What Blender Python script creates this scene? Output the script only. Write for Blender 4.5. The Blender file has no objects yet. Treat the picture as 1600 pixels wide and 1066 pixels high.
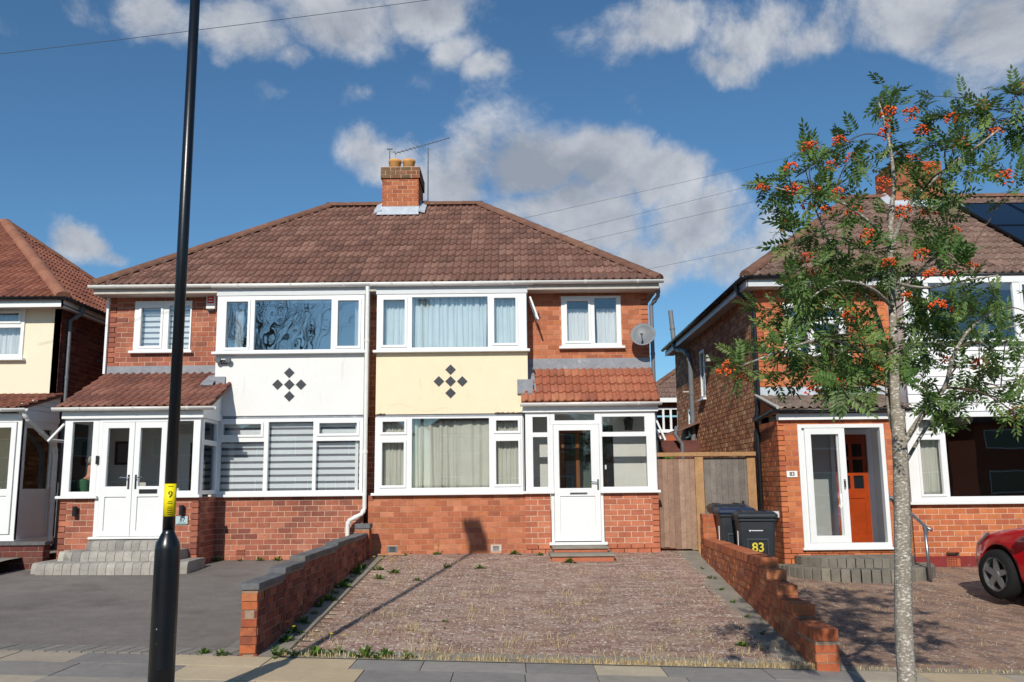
import bpy, bmesh, math, random
import numpy as np
from mathutils import Vector, Matrix
random.seed(7); rng = np.random.default_rng(7)
R = math.radians
SC = bpy.context.scene
COL = SC.collection

# ------------------------------------------------------------------ camera, world, sun, exposure
F, PITCH, ROLL, CAMZ = 1400.0, math.atan(227/1400), R(0.6), 1.6
cam = bpy.data.cameras.new('camera'); camo = bpy.data.objects.new('camera', cam); COL.objects.link(camo)
cam.sensor_width = 36; cam.lens = 36*F/1600; cam.clip_end = 2000
camo.matrix_world = Matrix.Translation((0, 0, CAMZ)) @ Matrix.Rotation(R(90)+PITCH, 4, 'X') @ Matrix.Rotation(-ROLL, 4, 'Z')
SC.camera = camo
SUN_EL, SUN_AZ = R(32), R(11)          # sun behind the camera, a little to its left
sun_dir = Vector((-math.sin(SUN_AZ)*math.cos(SUN_EL), -math.cos(SUN_AZ)*math.cos(SUN_EL), math.sin(SUN_EL)))
sl = bpy.data.lights.new('sun', 'SUN'); sl.energy = 3.9; sl.angle = R(0.53); sl.color = (1.0, 0.93, 0.82)
so = bpy.data.objects.new('sun', sl); COL.objects.link(so); so.rotation_euler = sun_dir.to_track_quat('Z', 'Y').to_euler()
SC.view_settings.view_transform = 'Standard'; SC.view_settings.look = 'None'
SC.view_settings.exposure = 0.12; SC.view_settings.gamma = 1.0

def ray(px, py):
    x, y = px-800, py-533
    xr = x*math.cos(ROLL)-y*math.sin(ROLL); yr = x*math.sin(ROLL)+y*math.cos(ROLL)
    c, s = math.cos(PITCH), math.sin(PITCH)
    a, b, d = xr/F, 1.0, -yr/F
    return Vector((a, b*c-d*s, b*s+d*c))
def U(px, py, Y):                       # photo pixel -> (X, Z) on the plane at depth Y
    d = ray(px, py); t = Y/d.y
    return d.x*t, CAMZ+d.z*t
def pix(p):
    d = Vector(p)-Vector((0, 0, CAMZ)); c, s = math.cos(PITCH), math.sin(PITCH)
    v1 = d.y*c+d.z*s; v2 = -d.y*s+d.z*c
    if v1 < .1: return (-9999, -9999)
    xr = d.x/v1*F; yr = -v2/v1*F
    return (xr*math.cos(ROLL)+yr*math.sin(ROLL)+800, -xr*math.sin(ROLL)+yr*math.cos(ROLL)+533)

def make_world():
    w = bpy.data.worlds.new('World'); SC.world = w; w.use_nodes = True
    nt = w.node_tree; nt.nodes.clear(); N = nt.nodes.new; L = nt.links.new
    sky = N('ShaderNodeTexSky'); sky.sky_type = 'NISHITA'; sky.sun_disc = False
    sky.sun_elevation = SUN_EL; sky.sun_rotation = math.pi+SUN_AZ; sky.altitude = 200
    sky.air_density = 1.0; sky.dust_density = 0.3; sky.ozone_density = 3.0
    tc = N('ShaderNodeTexCoord')
    def vm(op, a, b=None):
        n = N('ShaderNodeVectorMath'); n.operation = op
        for i, v in enumerate((a, b)):
            if v is None: continue
            if hasattr(v, 'is_linked') or hasattr(v, 'links'): L(v, n.inputs[i])
            else: n.inputs[i].default_value = v
        return n
    def mth(op, a, b=None, c=None, clamp=False):
        n = N('ShaderNodeMath'); n.operation = op; n.use_clamp = clamp
        for i, v in enumerate((a, b, c)):
            if v is None: continue
            if isinstance(v, (int, float)): n.inputs[i].default_value = v
            else: L(v, n.inputs[i])
        return n.outputs[0]
    nrm = vm('NORMALIZE', tc.outputs['Generated']); D = nrm.outputs[0]
    sep = N('ShaderNodeSeparateXYZ'); L(D, sep.inputs[0])
    zz = mth('ADD', mth('MAXIMUM', sep.outputs[2], 0.0), 0.35)
    cmb = N('ShaderNodeCombineXYZ')
    L(mth('DIVIDE', sep.outputs[0], zz), cmb.inputs[0]); L(mth('DIVIDE', sep.outputs[1], zz), cmb.inputs[1])
    def noise(scale, vec, detail=8, rough=.55, dist=0.0):
        n = N('ShaderNodeTexNoise'); n.inputs['Scale'].default_value = scale; n.inputs['Detail'].default_value = detail
        n.inputs['Roughness'].default_value = rough; n.inputs['Distortion'].default_value = dist; L(vec, n.inputs['Vector']); return n.outputs['Fac']
    n1 = noise(3.6, D, 12, .66, .25)
    n2 = noise(1.6, cmb.outputs[0], 4, .5)
    # cloud banks seen in the photograph (directions; clouds are far away)
    blobs = [(600,250,95,1),(700,285,120,1),(850,255,100,1),(960,250,110,1),(900,340,150,1),(1060,270,95,1),(1100,345,120,1),(1010,400,120,.9),(1150,400,100,.9),(1210,380,90,.8),
             (90,25,90,.8),(230,30,110,1),(370,55,110,1),(520,20,130,1),(660,15,90,1),(455,95,60,.9),(700,90,60,.7),(755,120,45,.7),
             (430,175,60,.7),(560,155,80,.65),(640,140,50,.5),(120,370,65,1),(165,385,50,.8),
             (1040,45,95,1),(1180,40,120,1),(1150,90,80,1),(1280,45,80,.9),(1430,15,130,.95),(1570,30,130,.95),(1540,125,90,.7),(1000,165,55,.5),(1160,150,60,.45),(1320,80,50,.6),(480,305,50,.5),
             (-150,60,150,.9),(-300,300,150,.7),(1800,200,150,.8),(700,-170,170,.9),(1500,-170,170,.9),(200,-170,150,.8)]
    wn = N('ShaderNodeTexNoise'); wn.inputs['Scale'].default_value = 8.0; wn.inputs['Detail'].default_value = 8; L(D, wn.inputs['Vector'])
    wv = vm('SUBTRACT', wn.outputs['Color'], (.5, .5, .5)); ws = vm('SCALE', wv.outputs[0]); ws.inputs['Scale'].default_value = .11
    DW = vm('MULTIPLY', vm('ADD', D, ws.outputs[0]).outputs[0], (1, 1, 1.5)).outputs[0]
    acc = None; low = None
    for (px, py, r, wt) in blobs:
        c = ray(px, py).normalized(); c.z *= 1.5
        d = vm('DISTANCE', DW, tuple(c)).outputs['Value']
        q = mth('DIVIDE', d, r/1400*1.0)
        g = mth('MULTIPLY', mth('POWER', 2.718, mth('MULTIPLY', mth('MULTIPLY', q, q), -1.0)), wt)
        acc = g if acc is None else mth('MAXIMUM', acc, g)
    field = mth('ADD', mth('MULTIPLY', acc, 0.62), mth('MULTIPLY', n1, 1.3))
    field = mth('ADD', field, mth('MULTIPLY', mth('SUBTRACT', n2, 0.5), 0.25))
    mr = N('ShaderNodeMapRange'); mr.interpolation_type = 'SMOOTHSTEP'; L(field, mr.inputs[0])
    mr.inputs[1].default_value = 0.92; mr.inputs[2].default_value = 1.20
    dens = mth('MULTIPLY', mr.outputs[0], .93)
    # lit side / grey underside: compare the field a little towards the sun and up
    off = vm('ADD', D, (-.012, -.01, .035)).outputs[0]
    n3 = noise(3.6, off, 8, .6, .25)
    lit = mth('ADD', mth('MULTIPLY', mth('SUBTRACT', n1, n3), 3.2), .52)
    lit = mth('SUBTRACT', lit, mth('MULTIPLY', mth('SUBTRACT', field, 1.12), .6), clamp=True)
    ramp = N('ShaderNodeValToRGB'); L(lit, ramp.inputs[0])
    ramp.color_ramp.elements[0].color = (.29, .32, .375, 1); ramp.color_ramp.elements[0].position = .1
    ramp.color_ramp.elements[1].color = (.62, .64, .675, 1); ramp.color_ramp.elements[1].position = .85
    sc_ = N('ShaderNodeMixRGB'); sc_.blend_type = 'MULTIPLY'; sc_.inputs[0].default_value = 1
    L(sky.outputs[0], sc_.inputs[1]); sc_.inputs[2].default_value = (.60, .88, 1.0, 1)
    b1 = N('ShaderNodeBackground'); L(sc_.outputs[0], b1.inputs[0]); b1.inputs[1].default_value = 0.092
    b2 = N('ShaderNodeBackground'); L(ramp.outputs[0], b2.inputs[0]); b2.inputs[1].default_value = 1.0
    mx = N('ShaderNodeMixShader'); L(dens, mx.inputs[0]); L(b1.outputs[0], mx.inputs[1]); L(b2.outputs[0], mx.inputs[2])
    out = N('ShaderNodeOutputWorld'); L(mx.outputs[0], out.inputs[0])
make_world()

# ------------------------------------------------------------------ helpers
def lin(h, f=1.0):
    h = h.lstrip('#'); o = []
    for i in (0, 2, 4):
        c = int(h[i:i+2], 16)/255
        o.append((c/12.92 if c <= .04045 else ((c+.055)/1.055)**2.4)*f)
    return (*o, 1)
MATS = {}
def mat(name, col, rough=.7, var=None, noise=None, fleck=None, bump=None, spec=.3, metal=0, coat=0, stain=None, transl=0, stretch=None):
    """col: hex (or list of hex for per-piece variation); noise=(scale, amount); fleck=(scale, threshold, hex, stretch); stain=(scale, threshold, hex)"""
    m = bpy.data.materials.new(name); m.use_nodes = True; MATS[name] = m
    nt = m.node_tree; N = nt.nodes.new; L = nt.links.new
    b = nt.nodes['Principled BSDF']; b.inputs['Roughness'].default_value = rough; b.inputs['Metallic'].default_value = metal
    b.inputs['Specular IOR Level'].default_value = spec
    if coat: b.inputs['Coat Weight'].default_value = coat; b.inputs['Coat Roughness'].default_value = .05
    geo = N('ShaderNodeNewGeometry'); P = geo.outputs['Position']
    cols = [lin(c) for c in col] if isinstance(col, (list, tuple)) else [lin(col)]
    if len(cols) > 1:
        oi = N('ShaderNodeObjectInfo'); at = N('ShaderNodeAttribute'); at.attribute_name = 'rnd'
        ad = N('ShaderNodeMath'); ad.operation = 'ADD'; L(oi.outputs['Random'], ad.inputs[0]); L(at.outputs['Fac'], ad.inputs[1])
        fr = N('ShaderNodeMath'); fr.operation = 'FRACT'; L(ad.outputs[0], fr.inputs[0])
        rp = N('ShaderNodeValToRGB'); L(fr.outputs[0], rp.inputs[0]); e = rp.color_ramp.elements
        e[0].color = cols[0]; e[0].position = 0; e[1].color = cols[-1]; e[1].position = 1
        for i, c in enumerate(cols[1:-1], 1):
            x = e.new(i/(len(cols)-1)); x.color = c
        cur = rp.outputs[0]
    else:
        r_ = N('ShaderNodeRGB'); r_.outputs[0].default_value = cols[0]; cur = r_.outputs[0]
    def ns(scale, detail=4, rough_=.6, vec=None):
        n = N('ShaderNodeTexNoise'); n.inputs['Scale'].default_value = scale; n.inputs['Detail'].default_value = detail
        n.inputs['Roughness'].default_value = rough_; L(vec or P, n.inputs['Vector']); return n.outputs['Fac']
    SP = P
    if stretch:
        sm_ = N('ShaderNodeVectorMath'); sm_.operation = 'MULTIPLY'; L(P, sm_.inputs[0]); sm_.inputs[1].default_value = stretch; SP = sm_.outputs[0]
    def mixc(blend, fac, c1, c2):
        x = N('ShaderNodeMixRGB'); x.blend_type = blend
        if isinstance(fac, float): x.inputs[0].default_value = fac
        else: L(fac, x.inputs[0])
        L(c1, x.inputs[1])
        if isinstance(c2, tuple): x.inputs[2].default_value = c2
        else: L(c2, x.inputs[2])
        return x.outputs[0]
    def rng_(v, a, b_, c, d):
        x = N('ShaderNodeMapRange'); L(v, x.inputs[0])
        for i, k in enumerate((a, b_, c, d), 1): x.inputs[i].default_value = k
        return x.outputs[0]
    if noise:
        for (s, a) in (noise if isinstance(noise[0], tuple) else (noise,)):
            v = rng_(ns(s), .3, .7, 1-a, 1+a)
            cc = N('ShaderNodeCombineColor'); [L(v, cc.inputs[i]) for i in range(3)]
            cur = mixc('MULTIPLY', 1.0, cur, cc.outputs[0])
    for st in ([stain] if stain and not isinstance(stain[0], tuple) else (stain or [])):
        cur = mixc('MIX', rng_(ns(st[0], 5, .6, SP), st[1], st[1]+.12, 0, st[3] if len(st) > 3 else .8), cur, lin(st[2]))
    if fleck:
        cur = mixc('MIX', rng_(ns(fleck[0], 2, .5), fleck[1], fleck[1]+.05, 0, .85), cur, lin(fleck[2]))
    L(cur, b.inputs['Base Color'])
    if bump:
        bp = N('ShaderNodeBump'); bp.inputs['Strength'].default_value = bump[1]; bp.inputs['Distance'].default_value = bump[2] if len(bump) > 2 else .01
        L(ns(bump[0], 5), bp.inputs['Height']); L(bp.outputs[0], b.inputs['Normal'])
    if transl:
        tr = N('ShaderNodeBsdfTranslucent'); L(cur, tr.inputs[0]); mx = N('ShaderNodeMixShader'); mx.inputs[0].default_value = transl
        out = nt.nodes['Material Output']; L(b.outputs[0], mx.inputs[1]); L(tr.outputs[0], mx.inputs[2]); L(mx.outputs[0], out.inputs[0])
    return m
def glass_mat(name, refl, tint, wav=.02, wscale=3.0, rough=0.0):
    m = bpy.data.materials.new(name); m.use_nodes = True; MATS[name] = m
    nt = m.node_tree; nt.nodes.clear(); N = nt.nodes.new; L = nt.links.new
    t = N('ShaderNodeBsdfTransparent'); t.inputs[0].default_value = tint
    g = N('ShaderNodeBsdfGlossy'); g.inputs['Roughness'].default_value = rough; g.inputs[0].default_value = (.95, .97, 1, 1)
    geo = N('ShaderNodeNewGeometry'); n = N('ShaderNodeTexNoise'); n.inputs['Scale'].default_value = wscale; n.inputs['Detail'].default_value = 1.5
    L(geo.outputs['Position'], n.inputs['Vector'])
    bp = N('ShaderNodeBump'); bp.inputs['Strength'].default_value = 1; bp.inputs['Distance'].default_value = wav; L(n.outputs['Fac'], bp.inputs['Height']); L(bp.outputs[0], g.inputs['Normal'])
    fr = N('ShaderNodeFresnel'); fr.inputs[0].default_value = 1.5
    a = N('ShaderNodeMath'); a.operation = 'MULTIPLY_ADD'; a.use_clamp = True; L(fr.outputs[0], a.inputs[0]); a.inputs[1].default_value = 1.0; a.inputs[2].default_value = refl
    mx = N('ShaderNodeMixShader'); L(a.outputs[0], mx.inputs[0]); L(t.outputs[0], mx.inputs[1]); L(g.outputs[0], mx.inputs[2])
    o = N('ShaderNodeOutputMaterial'); L(mx.outputs[0], o.inputs[0]); return m

# --- materials
mat('brick_red', ['9c5d4b', 'a76753', 'b2745d', '985b48', '8a5648', 'b06d53', '7d4c42', 'a5624c'], .9, noise=((1.3, .1), (9, .16), (60, .14)), stain=((3, .64, 'b99c8a', .35), (1.7, .66, '6d4a40', .45)), bump=(120, .35, .004))
mat('brick_old', ['b06a4b', 'a56145', 'b97556', 'ab6648', '995b44', 'be7d5d', '9e5e42', 'b5714a'], .88, noise=((5, .16), (50, .12)), stain=((2.2, .62, '734634', .5), (4, .66, 'c7a890', .4)), bump=(120, .3, .004))
mat('brick_new', ['b66e52', 'aa634a', 'bf785a', 'b26b50', 'a25e49'], .9, noise=((1.5, .08), (9, .12), (60, .14)), stain=(3, .65, 'cfb09a', .4), bump=(120, .35, .004))
mat('brick_orange', ['bf7048', 'b36640', 'c77b50', 'ba6c46', 'ae6144', 'a55c40'], .9, noise=((1.4, .1), (7, .12), (60, .12)), stain=(2.4, .65, '8a5038', .4), bump=(120, .3, .004))
mat('brick_brown', ['b98260', 'a87356', 'c6906e', 'cf9c78', '9c6c55', 'b67a5a', 'd6ab88'], .92, noise=((5, .2), (60, .15)), bump=(100, .4, .005))
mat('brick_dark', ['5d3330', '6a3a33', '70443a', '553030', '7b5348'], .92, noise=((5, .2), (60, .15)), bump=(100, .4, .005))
mat('brick_chimney', ['ad6646', 'a05b3e', 'b4704e', '965640'], .92, noise=((5, .18), (40, .15)), stain=(4, .6, '6a4a38', .6), bump=(90, .4, .005))
mat('brick_mossy', ['7b5a42', '8a5740', '6e5a44', '93634a'], .95, noise=((8, .25), (50, .2)), stain=(9, .52, '5a5238', .7), bump=(60, .6, .01))
mat('brick_garden', ['8a4736', '6f3a30', '97503c', '5f3730', 'a4604a', '85503f'], .93, noise=((8, .2), (60, .15)), stain=(6, .6, '9a8f86', .45), bump=(70, .6, .008))
mat('brick_garden_orange', ['b0653f', 'a55a3c', 'b8704a', '985238', 'b57650', '8c4e38'], .92, noise=((8, .14), (60, .12)), stain=((5, .58, '70463a', .65), (2, .66, '5a463c', .55), (8, .68, 'c9b3a0', .5)), bump=(70, .6, .008))
mat('mortar', 'd0b49c', .95, noise=((12, .12), (90, .1)), bump=(150, .3, .003))
mat('mortar_pale', 'd6c0aa', .95, noise=((12, .1), (90, .1)))
mat('mortar_red', 'bd8e74', .95, noise=((12, .15), (90, .1)))
mat('mortar_dark', '94806f', .95, noise=((12, .15), (90, .1)))
mat('blue_brick', ['5d5e60', '66676a', '535457', '6d6a66'], .7, noise=((15, .2), (80, .15)), bump=(80, .4, .004))
mat('tile_brown', ['805d51', '735248', '8b675a', '7a594d', '6b4e45', '916d5f'], .88, noise=((2.2, .10), (25, .18)), stain=(.9, .62, '5d4a40', .4), fleck=(38, .655, 'b0a498'), bump=(90, .4, .004))
mat('tile_terracotta', ['a9694f', '9d5f48', 'b27558', 'a5664e', '925a46'], .88, noise=((4, .14), (30, .15)), stain=(7, .64, '7d564a', .5), bump=(90, .4, .004))
mat('tile_porch', ['8b5d4f', '7c5247', '976a5a', '84584c', '745048'], .88, noise=((3, .16), (30, .18)), fleck=(40, .68, 'b0a296'), bump=(90, .4, .004))
mat('tile_grey', ['77695f', '6a5c54', '83756a', '705f55', '8d7e72'], .92, noise=((3, .2), (30, .2)), fleck=(22, .6, 'b5aa9c'), bump=(90, .5, .005))
mat('tile_left', ['8a5848', '7a4c40', '966250', '80503f'], .88, noise=((2, .14), (30, .15)), bump=(90, .4, .004))
mat('ridge', ['7d5a4a', '6f5044', '86624f'], .9, noise=((6, .2), (40, .15)), stain=(9, .6, '9a8a7a', .5), bump=(60, .5, .006))
mat('ridge_left', ['9a6a55', '8d5f4c'], .9, noise=((6, .15), (40, .15)), bump=(60, .5, .006))
mat('upvc', 'e4e6e6', .3, noise=((1.2, .03), (6, .02)), stain=(5, .66, 'c9c7be', .45), stretch=(2, 2, .5), spec=.5)
mat('upvc_grey', 'c9ccd0', .35, noise=(5, .03), spec=.5)
mat('gutter_white', 'e2e1dd', .35, noise=((4, .05), (25, .05)), stain=(6, .66, 'a39c90', .5), spec=.5)
mat('gutter_black', '15171b', .35, noise=(8, .1), spec=.5)
mat('gutter_grey', '6d7176', .45, noise=(8, .1), spec=.5)
mat('soffit', 'b9b4ac', .7, noise=(6, .08))
mat('render_white', 'e2e2e0', .85, stain=((2.4, .62, 'cfcdc6', .5), (1.2, .66, 'c2c0b8', .35)), stretch=(3, 3, .5), noise=((1.5, .02), (40, .03)), bump=(60, .25, .004))
mat('render_cream', 'eadabb', .9, noise=((1.5, .03), (40, .03)), stain=((3.2, .60, 'd9c69f', .5), (1.6, .66, 'bfa981', .4)), bump=(50, .35, .005), stretch=(2.5, 2.5, .8))
mat('render_pale', 'e6dcc4', .9, noise=((2, .03), (40, .03)), bump=(60, .25, .004))
mat('render_crack', '5a4c3a', .95)
mat('lead', '868a91', .6, noise=((6, .15), (40, .1)), stain=(5, .63, 'b6bac0', .6), spec=.4, bump=(15, .5, .015))
mat('lead_pale', 'b4bcc6', .65, noise=((6, .15), (40, .1)), bump=(18, .6, .02))
mat('diamond_tile', '34363c', .35, noise=((20, .2), (90, .3)), spec=.5)
mat('cladding', 'e6e7e8', .4, noise=(4, .02), spec=.5)
mat('plaster', 'cfcfca', .9, noise=(2, .05))
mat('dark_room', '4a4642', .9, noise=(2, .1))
mat('carpet', '5a4a3c', .95)
mat('wood_orange', '9a3a0c', .35, noise=((14, .12), (3, .1)), spec=.5, coat=.3)
mat('wood_brown', '7a4a24', .5, noise=((14, .15), (3, .1)))
mat('door_glass_dark', '1c2228', .1, noise=(30, .3), spec=.7)
mat('door_white', 'e4e6e8', .3, spec=.5)
mat('curtain_blue', 'd9e6ea', .9, noise=(3, .04), transl=.25)
mat('curtain_cream', 'd6d5c9', .9, noise=(3, .05), transl=.25)
mat('curtain_white', 'e8eaea', .9, noise=(3, .04), transl=.25)
mat('blind_white', 'e4e7ea', .8, noise=(3, .02), transl=.15)
mat('blind_grey', '80838a', .85, noise=(3, .03), transl=.2)
glass_mat('glass', .045, (.965, .98, .985, 1), .0008, 1.2)
glass_mat('glass_clear', .015, (.97, .98, .98, 1), .0006, 1.2)
glass_mat('glass_old', .20, (.88, .91, .93, 1), .006, 1.6)
mat('chrome', 'c8c8c8', .15, metal=1)
mat('steel', '9ba0a4', .4, metal=.9, noise=(12, .1))
mat('grey_plastic', '5b6064', .5, noise=(8, .08))
mat('dish', '74797d', .45, noise=((6, .12), (40, .08)))
mat('black_plastic', '17181a', .45, noise=(8, .1), spec=.4)
mat('column_black', '10141a', .3, noise=((5, .15), (40, .1)), fleck=(16, .735, 'c3c8cc'), spec=.55, bump=(30, .15, .003))
mat('sticker_yellow', 'f0dc12', .5, noise=(20, .03))
mat('ink', '15140f', .7)
mat('plate_slate', 'a9c0c4', .4, noise=(10, .06))
mat('plate_white', 'e8e6df', .5)
mat('alarm_red', 'c8202a', .4)
mat('terracotta_pot', 'd0995c', .8, noise=((8, .12), (40, .1)))
mat('fence_wood', ['a08572', '917563', 'ad917c', '866c5d', '9b7d6b'], .92, noise=((6, .15), (30, .15)), stain=(7, .62, '7a6254', .6), bump=(35, .5, .006))
mat('fence_grey', ['77706a', '6b645f', '827a72', '5f5955'], .92, noise=((6, .18), (30, .15)), bump=(35, .5, .006))
mat('fence_post', ['b18c64', 'a27d58'], .92, noise=((6, .15), (30, .15)), bump=(35, .5, .006))
mat('bin_plastic', '2c3238', .45, noise=((5, .1), (60, .06)), spec=.45, bump=(150, .15, .002))
mat('bin_blue', '26344e', .45, noise=(5, .1), spec=.45)
mat('bin_print', 'd9dadb', .6)
mat('bin_yellow', 'c9b93c', .6, noise=(30, .2))
mat('tarmac', '77706b', .92, noise=((.7, .16), (4, .12), (35, .12), (160, .25)), stain=((1.2, .56, '5d5753', .55), (.8, .6, '857a72', .5)), fleck=(120, .72, '9d9892'), bump=(220, .5, .004))
mat('road_tarmac', '4c4b4a', .92, noise=((.7, .1), (160, .22)), bump=(220, .5, .004))
mat('paver_purple', ['917466', '9d8172', '876b5f', 'a58d7f', '94786b', '7e655c'], .93, noise=((1.1, .14), (14, .15), (90, .12)), stain=((2.4, .58, 'a8977f', .6), (1.3, .60, '6a5a4c', .55), (.6, .6, '9a846c', .5)), fleck=(30, .60, 'dcd3c8'), bump=(120, .5, .004))
mat('paver_brown', ['8f7462', '997d69', '836a5b', '7c675e', 'a08673'], .93, noise=((1.2, .14), (14, .15), (90, .12)), stain=(1.8, .6, '6a5c50', .55), fleck=(30, .63, 'd5cdc2'), bump=(120, .5, .004))
mat('paver_joint', '5f5346', .97, noise=((6, .2), (80, .2)))
mat('slab', ['a89d8e', 'b3a690', '989187', '8a857f', 'bfb198', 'a29586'], .93, noise=((2, .1), (12, .08), (120, .12)), stain=(3, .64, '7d756b', .4), bump=(180, .4, .003))
mat('slab_grey', ['8f8b86', '85817d', '98938c'], .93, noise=((1.2, .1), (9, .1), (120, .18)), stain=((3, .62, 'a89e90', .4), (16, .7, '55524f', .6)), bump=(180, .4, .003))
mat('slab_cream', ['c4b396', 'bda98a', 'cbbca0'], .93, noise=((2, .08), (12, .06), (120, .1)), stain=(3, .66, '958873', .4), bump=(180, .4, .003))
mat('concrete', '8d877c', .93, noise=((3, .14), (60, .15)), stain=(2.5, .6, '6e685e', .5), bump=(120, .4, .004))
mat('edging_grey', ['85807a', '78746f', '908a82'], .9, noise=((8, .12), (80, .15)), bump=(120, .4, .004))
mat('step_block', ['a29d95', '908c86', 'aca79e', '97938b', '827f7a'], .9, noise=((6, .14), (60, .14)), stain=(4, .6, '5f5d58', .5), bump=(90, .4, .005))
mat('step_block_dark', ['7a756b', '6c6860', '868074'], .92, noise=((6, .18), (60, .15)), stain=(4, .58, '8a8272', .4), bump=(90, .4, .006))
mat('soil', '5c4a3a', .98, noise=((8, .2), (60, .2)))
mat('ground_grass', '55503f', .98, noise=((.3, .2), (8, .2)))
mat('dry_grass', ['d2bd92', 'c2aa7c', 'dccba6', 'b39c74'], .9, transl=.25)
mat('weed_green', ['4c6b24', '3d5a1e', '5c7a30', '6d8438'], .8, transl=.25)
mat('flower_yellow', 'f2cc10', .7, transl=.2)
mat('bark', '8f877b', .9, noise=((12, .2), (60, .15)), stain=((42, .52, 'dedad2', .9), (26, .60, '4f463c', .75), (7, .6, '75695a', .6)), bump=(45, .7, .008), stretch=(1, 1, 2.2))
mat('twig', '5d5040', .9, noise=(20, .15))
mat('rowan_leaf', ['5a7a38', '4a6a30', '688644', '3f5c2a', '7a944e', '54743c', '8a9c58'], .5, noise=(3, .12), spec=.45, transl=.3)
mat('rowan_berry', ['e2581c', 'da4a18', 'ea7222', 'd03f1a'], .35, spec=.5)
mat('car_red', 'b80d1a', .25, noise=(3, .03), spec=.6, coat=1.0)
mat('car_glass', '0c1216', .05, spec=.8)
mat('tyre', '1a1a1b', .85, noise=(30, .15))
mat('alloy', 'b8bbbd', .3, metal=.85)
mat('lamp_clear', 'd5dadd', .12, spec=.8)
mat('solar_cell', '101826', .18, noise=(2, .1), spec=.6)
mat('solar_frame', '0c0d10', .4)
mat('jumper_green', '2f5a40', .9, noise=(30, .1))
mat('trousers', '2b2d36', .9)
mat('skin_tone', 'c98f78', .6)
mat('hair_grey', '9a948c', .8)
mat('wire', '4d545c', .6)
mat('hedge_leaf', ['4f7a26', '5f8a2c', '3f6420'], .7, transl=.3)
mat('brick_far', ['b06040', 'a85a3c'], .9, noise=(3, .1))
mat('tree_bark', '4b4238', .95, noise=(10, .2))
def mm(n): return MATS[n]

class Fr:                                # local frame: P(u, v, w) = O + u*U + v*V + w*W
    def __init__(s, O, Uv, V, W): s.O, s.U, s.V, s.W = Vector(O), Vector(Uv).normalized(), Vector(V).normalized(), Vector(W).normalized()
    def P(s, u, v, w=0): return s.O+s.U*u+s.V*v+s.W*w
    def M(s): return Matrix(((s.U.x, s.V.x, s.W.x, s.O.x), (s.U.y, s.V.y, s.W.y, s.O.y), (s.U.z, s.V.z, s.W.z, s.O.z), (0, 0, 0, 1)))
def front(Y): return Fr((0, Y, 0), (1, 0, 0), (0, 0, 1), (0, -1, 0))      # u = X, v = Z, w towards the street
def side_l(X): return Fr((X, 0, 0), (0, 1, 0), (0, 0, 1), (-1, 0, 0))      # u = Y, faces -X
def side_r(X): return Fr((X, 0, 0), (0, 1, 0), (0, 0, 1), (1, 0, 0))       # u = Y, faces +X
WORLD = Fr((0, 0, 0), (1, 0, 0), (0, 1, 0), (0, 0, 1))

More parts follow.
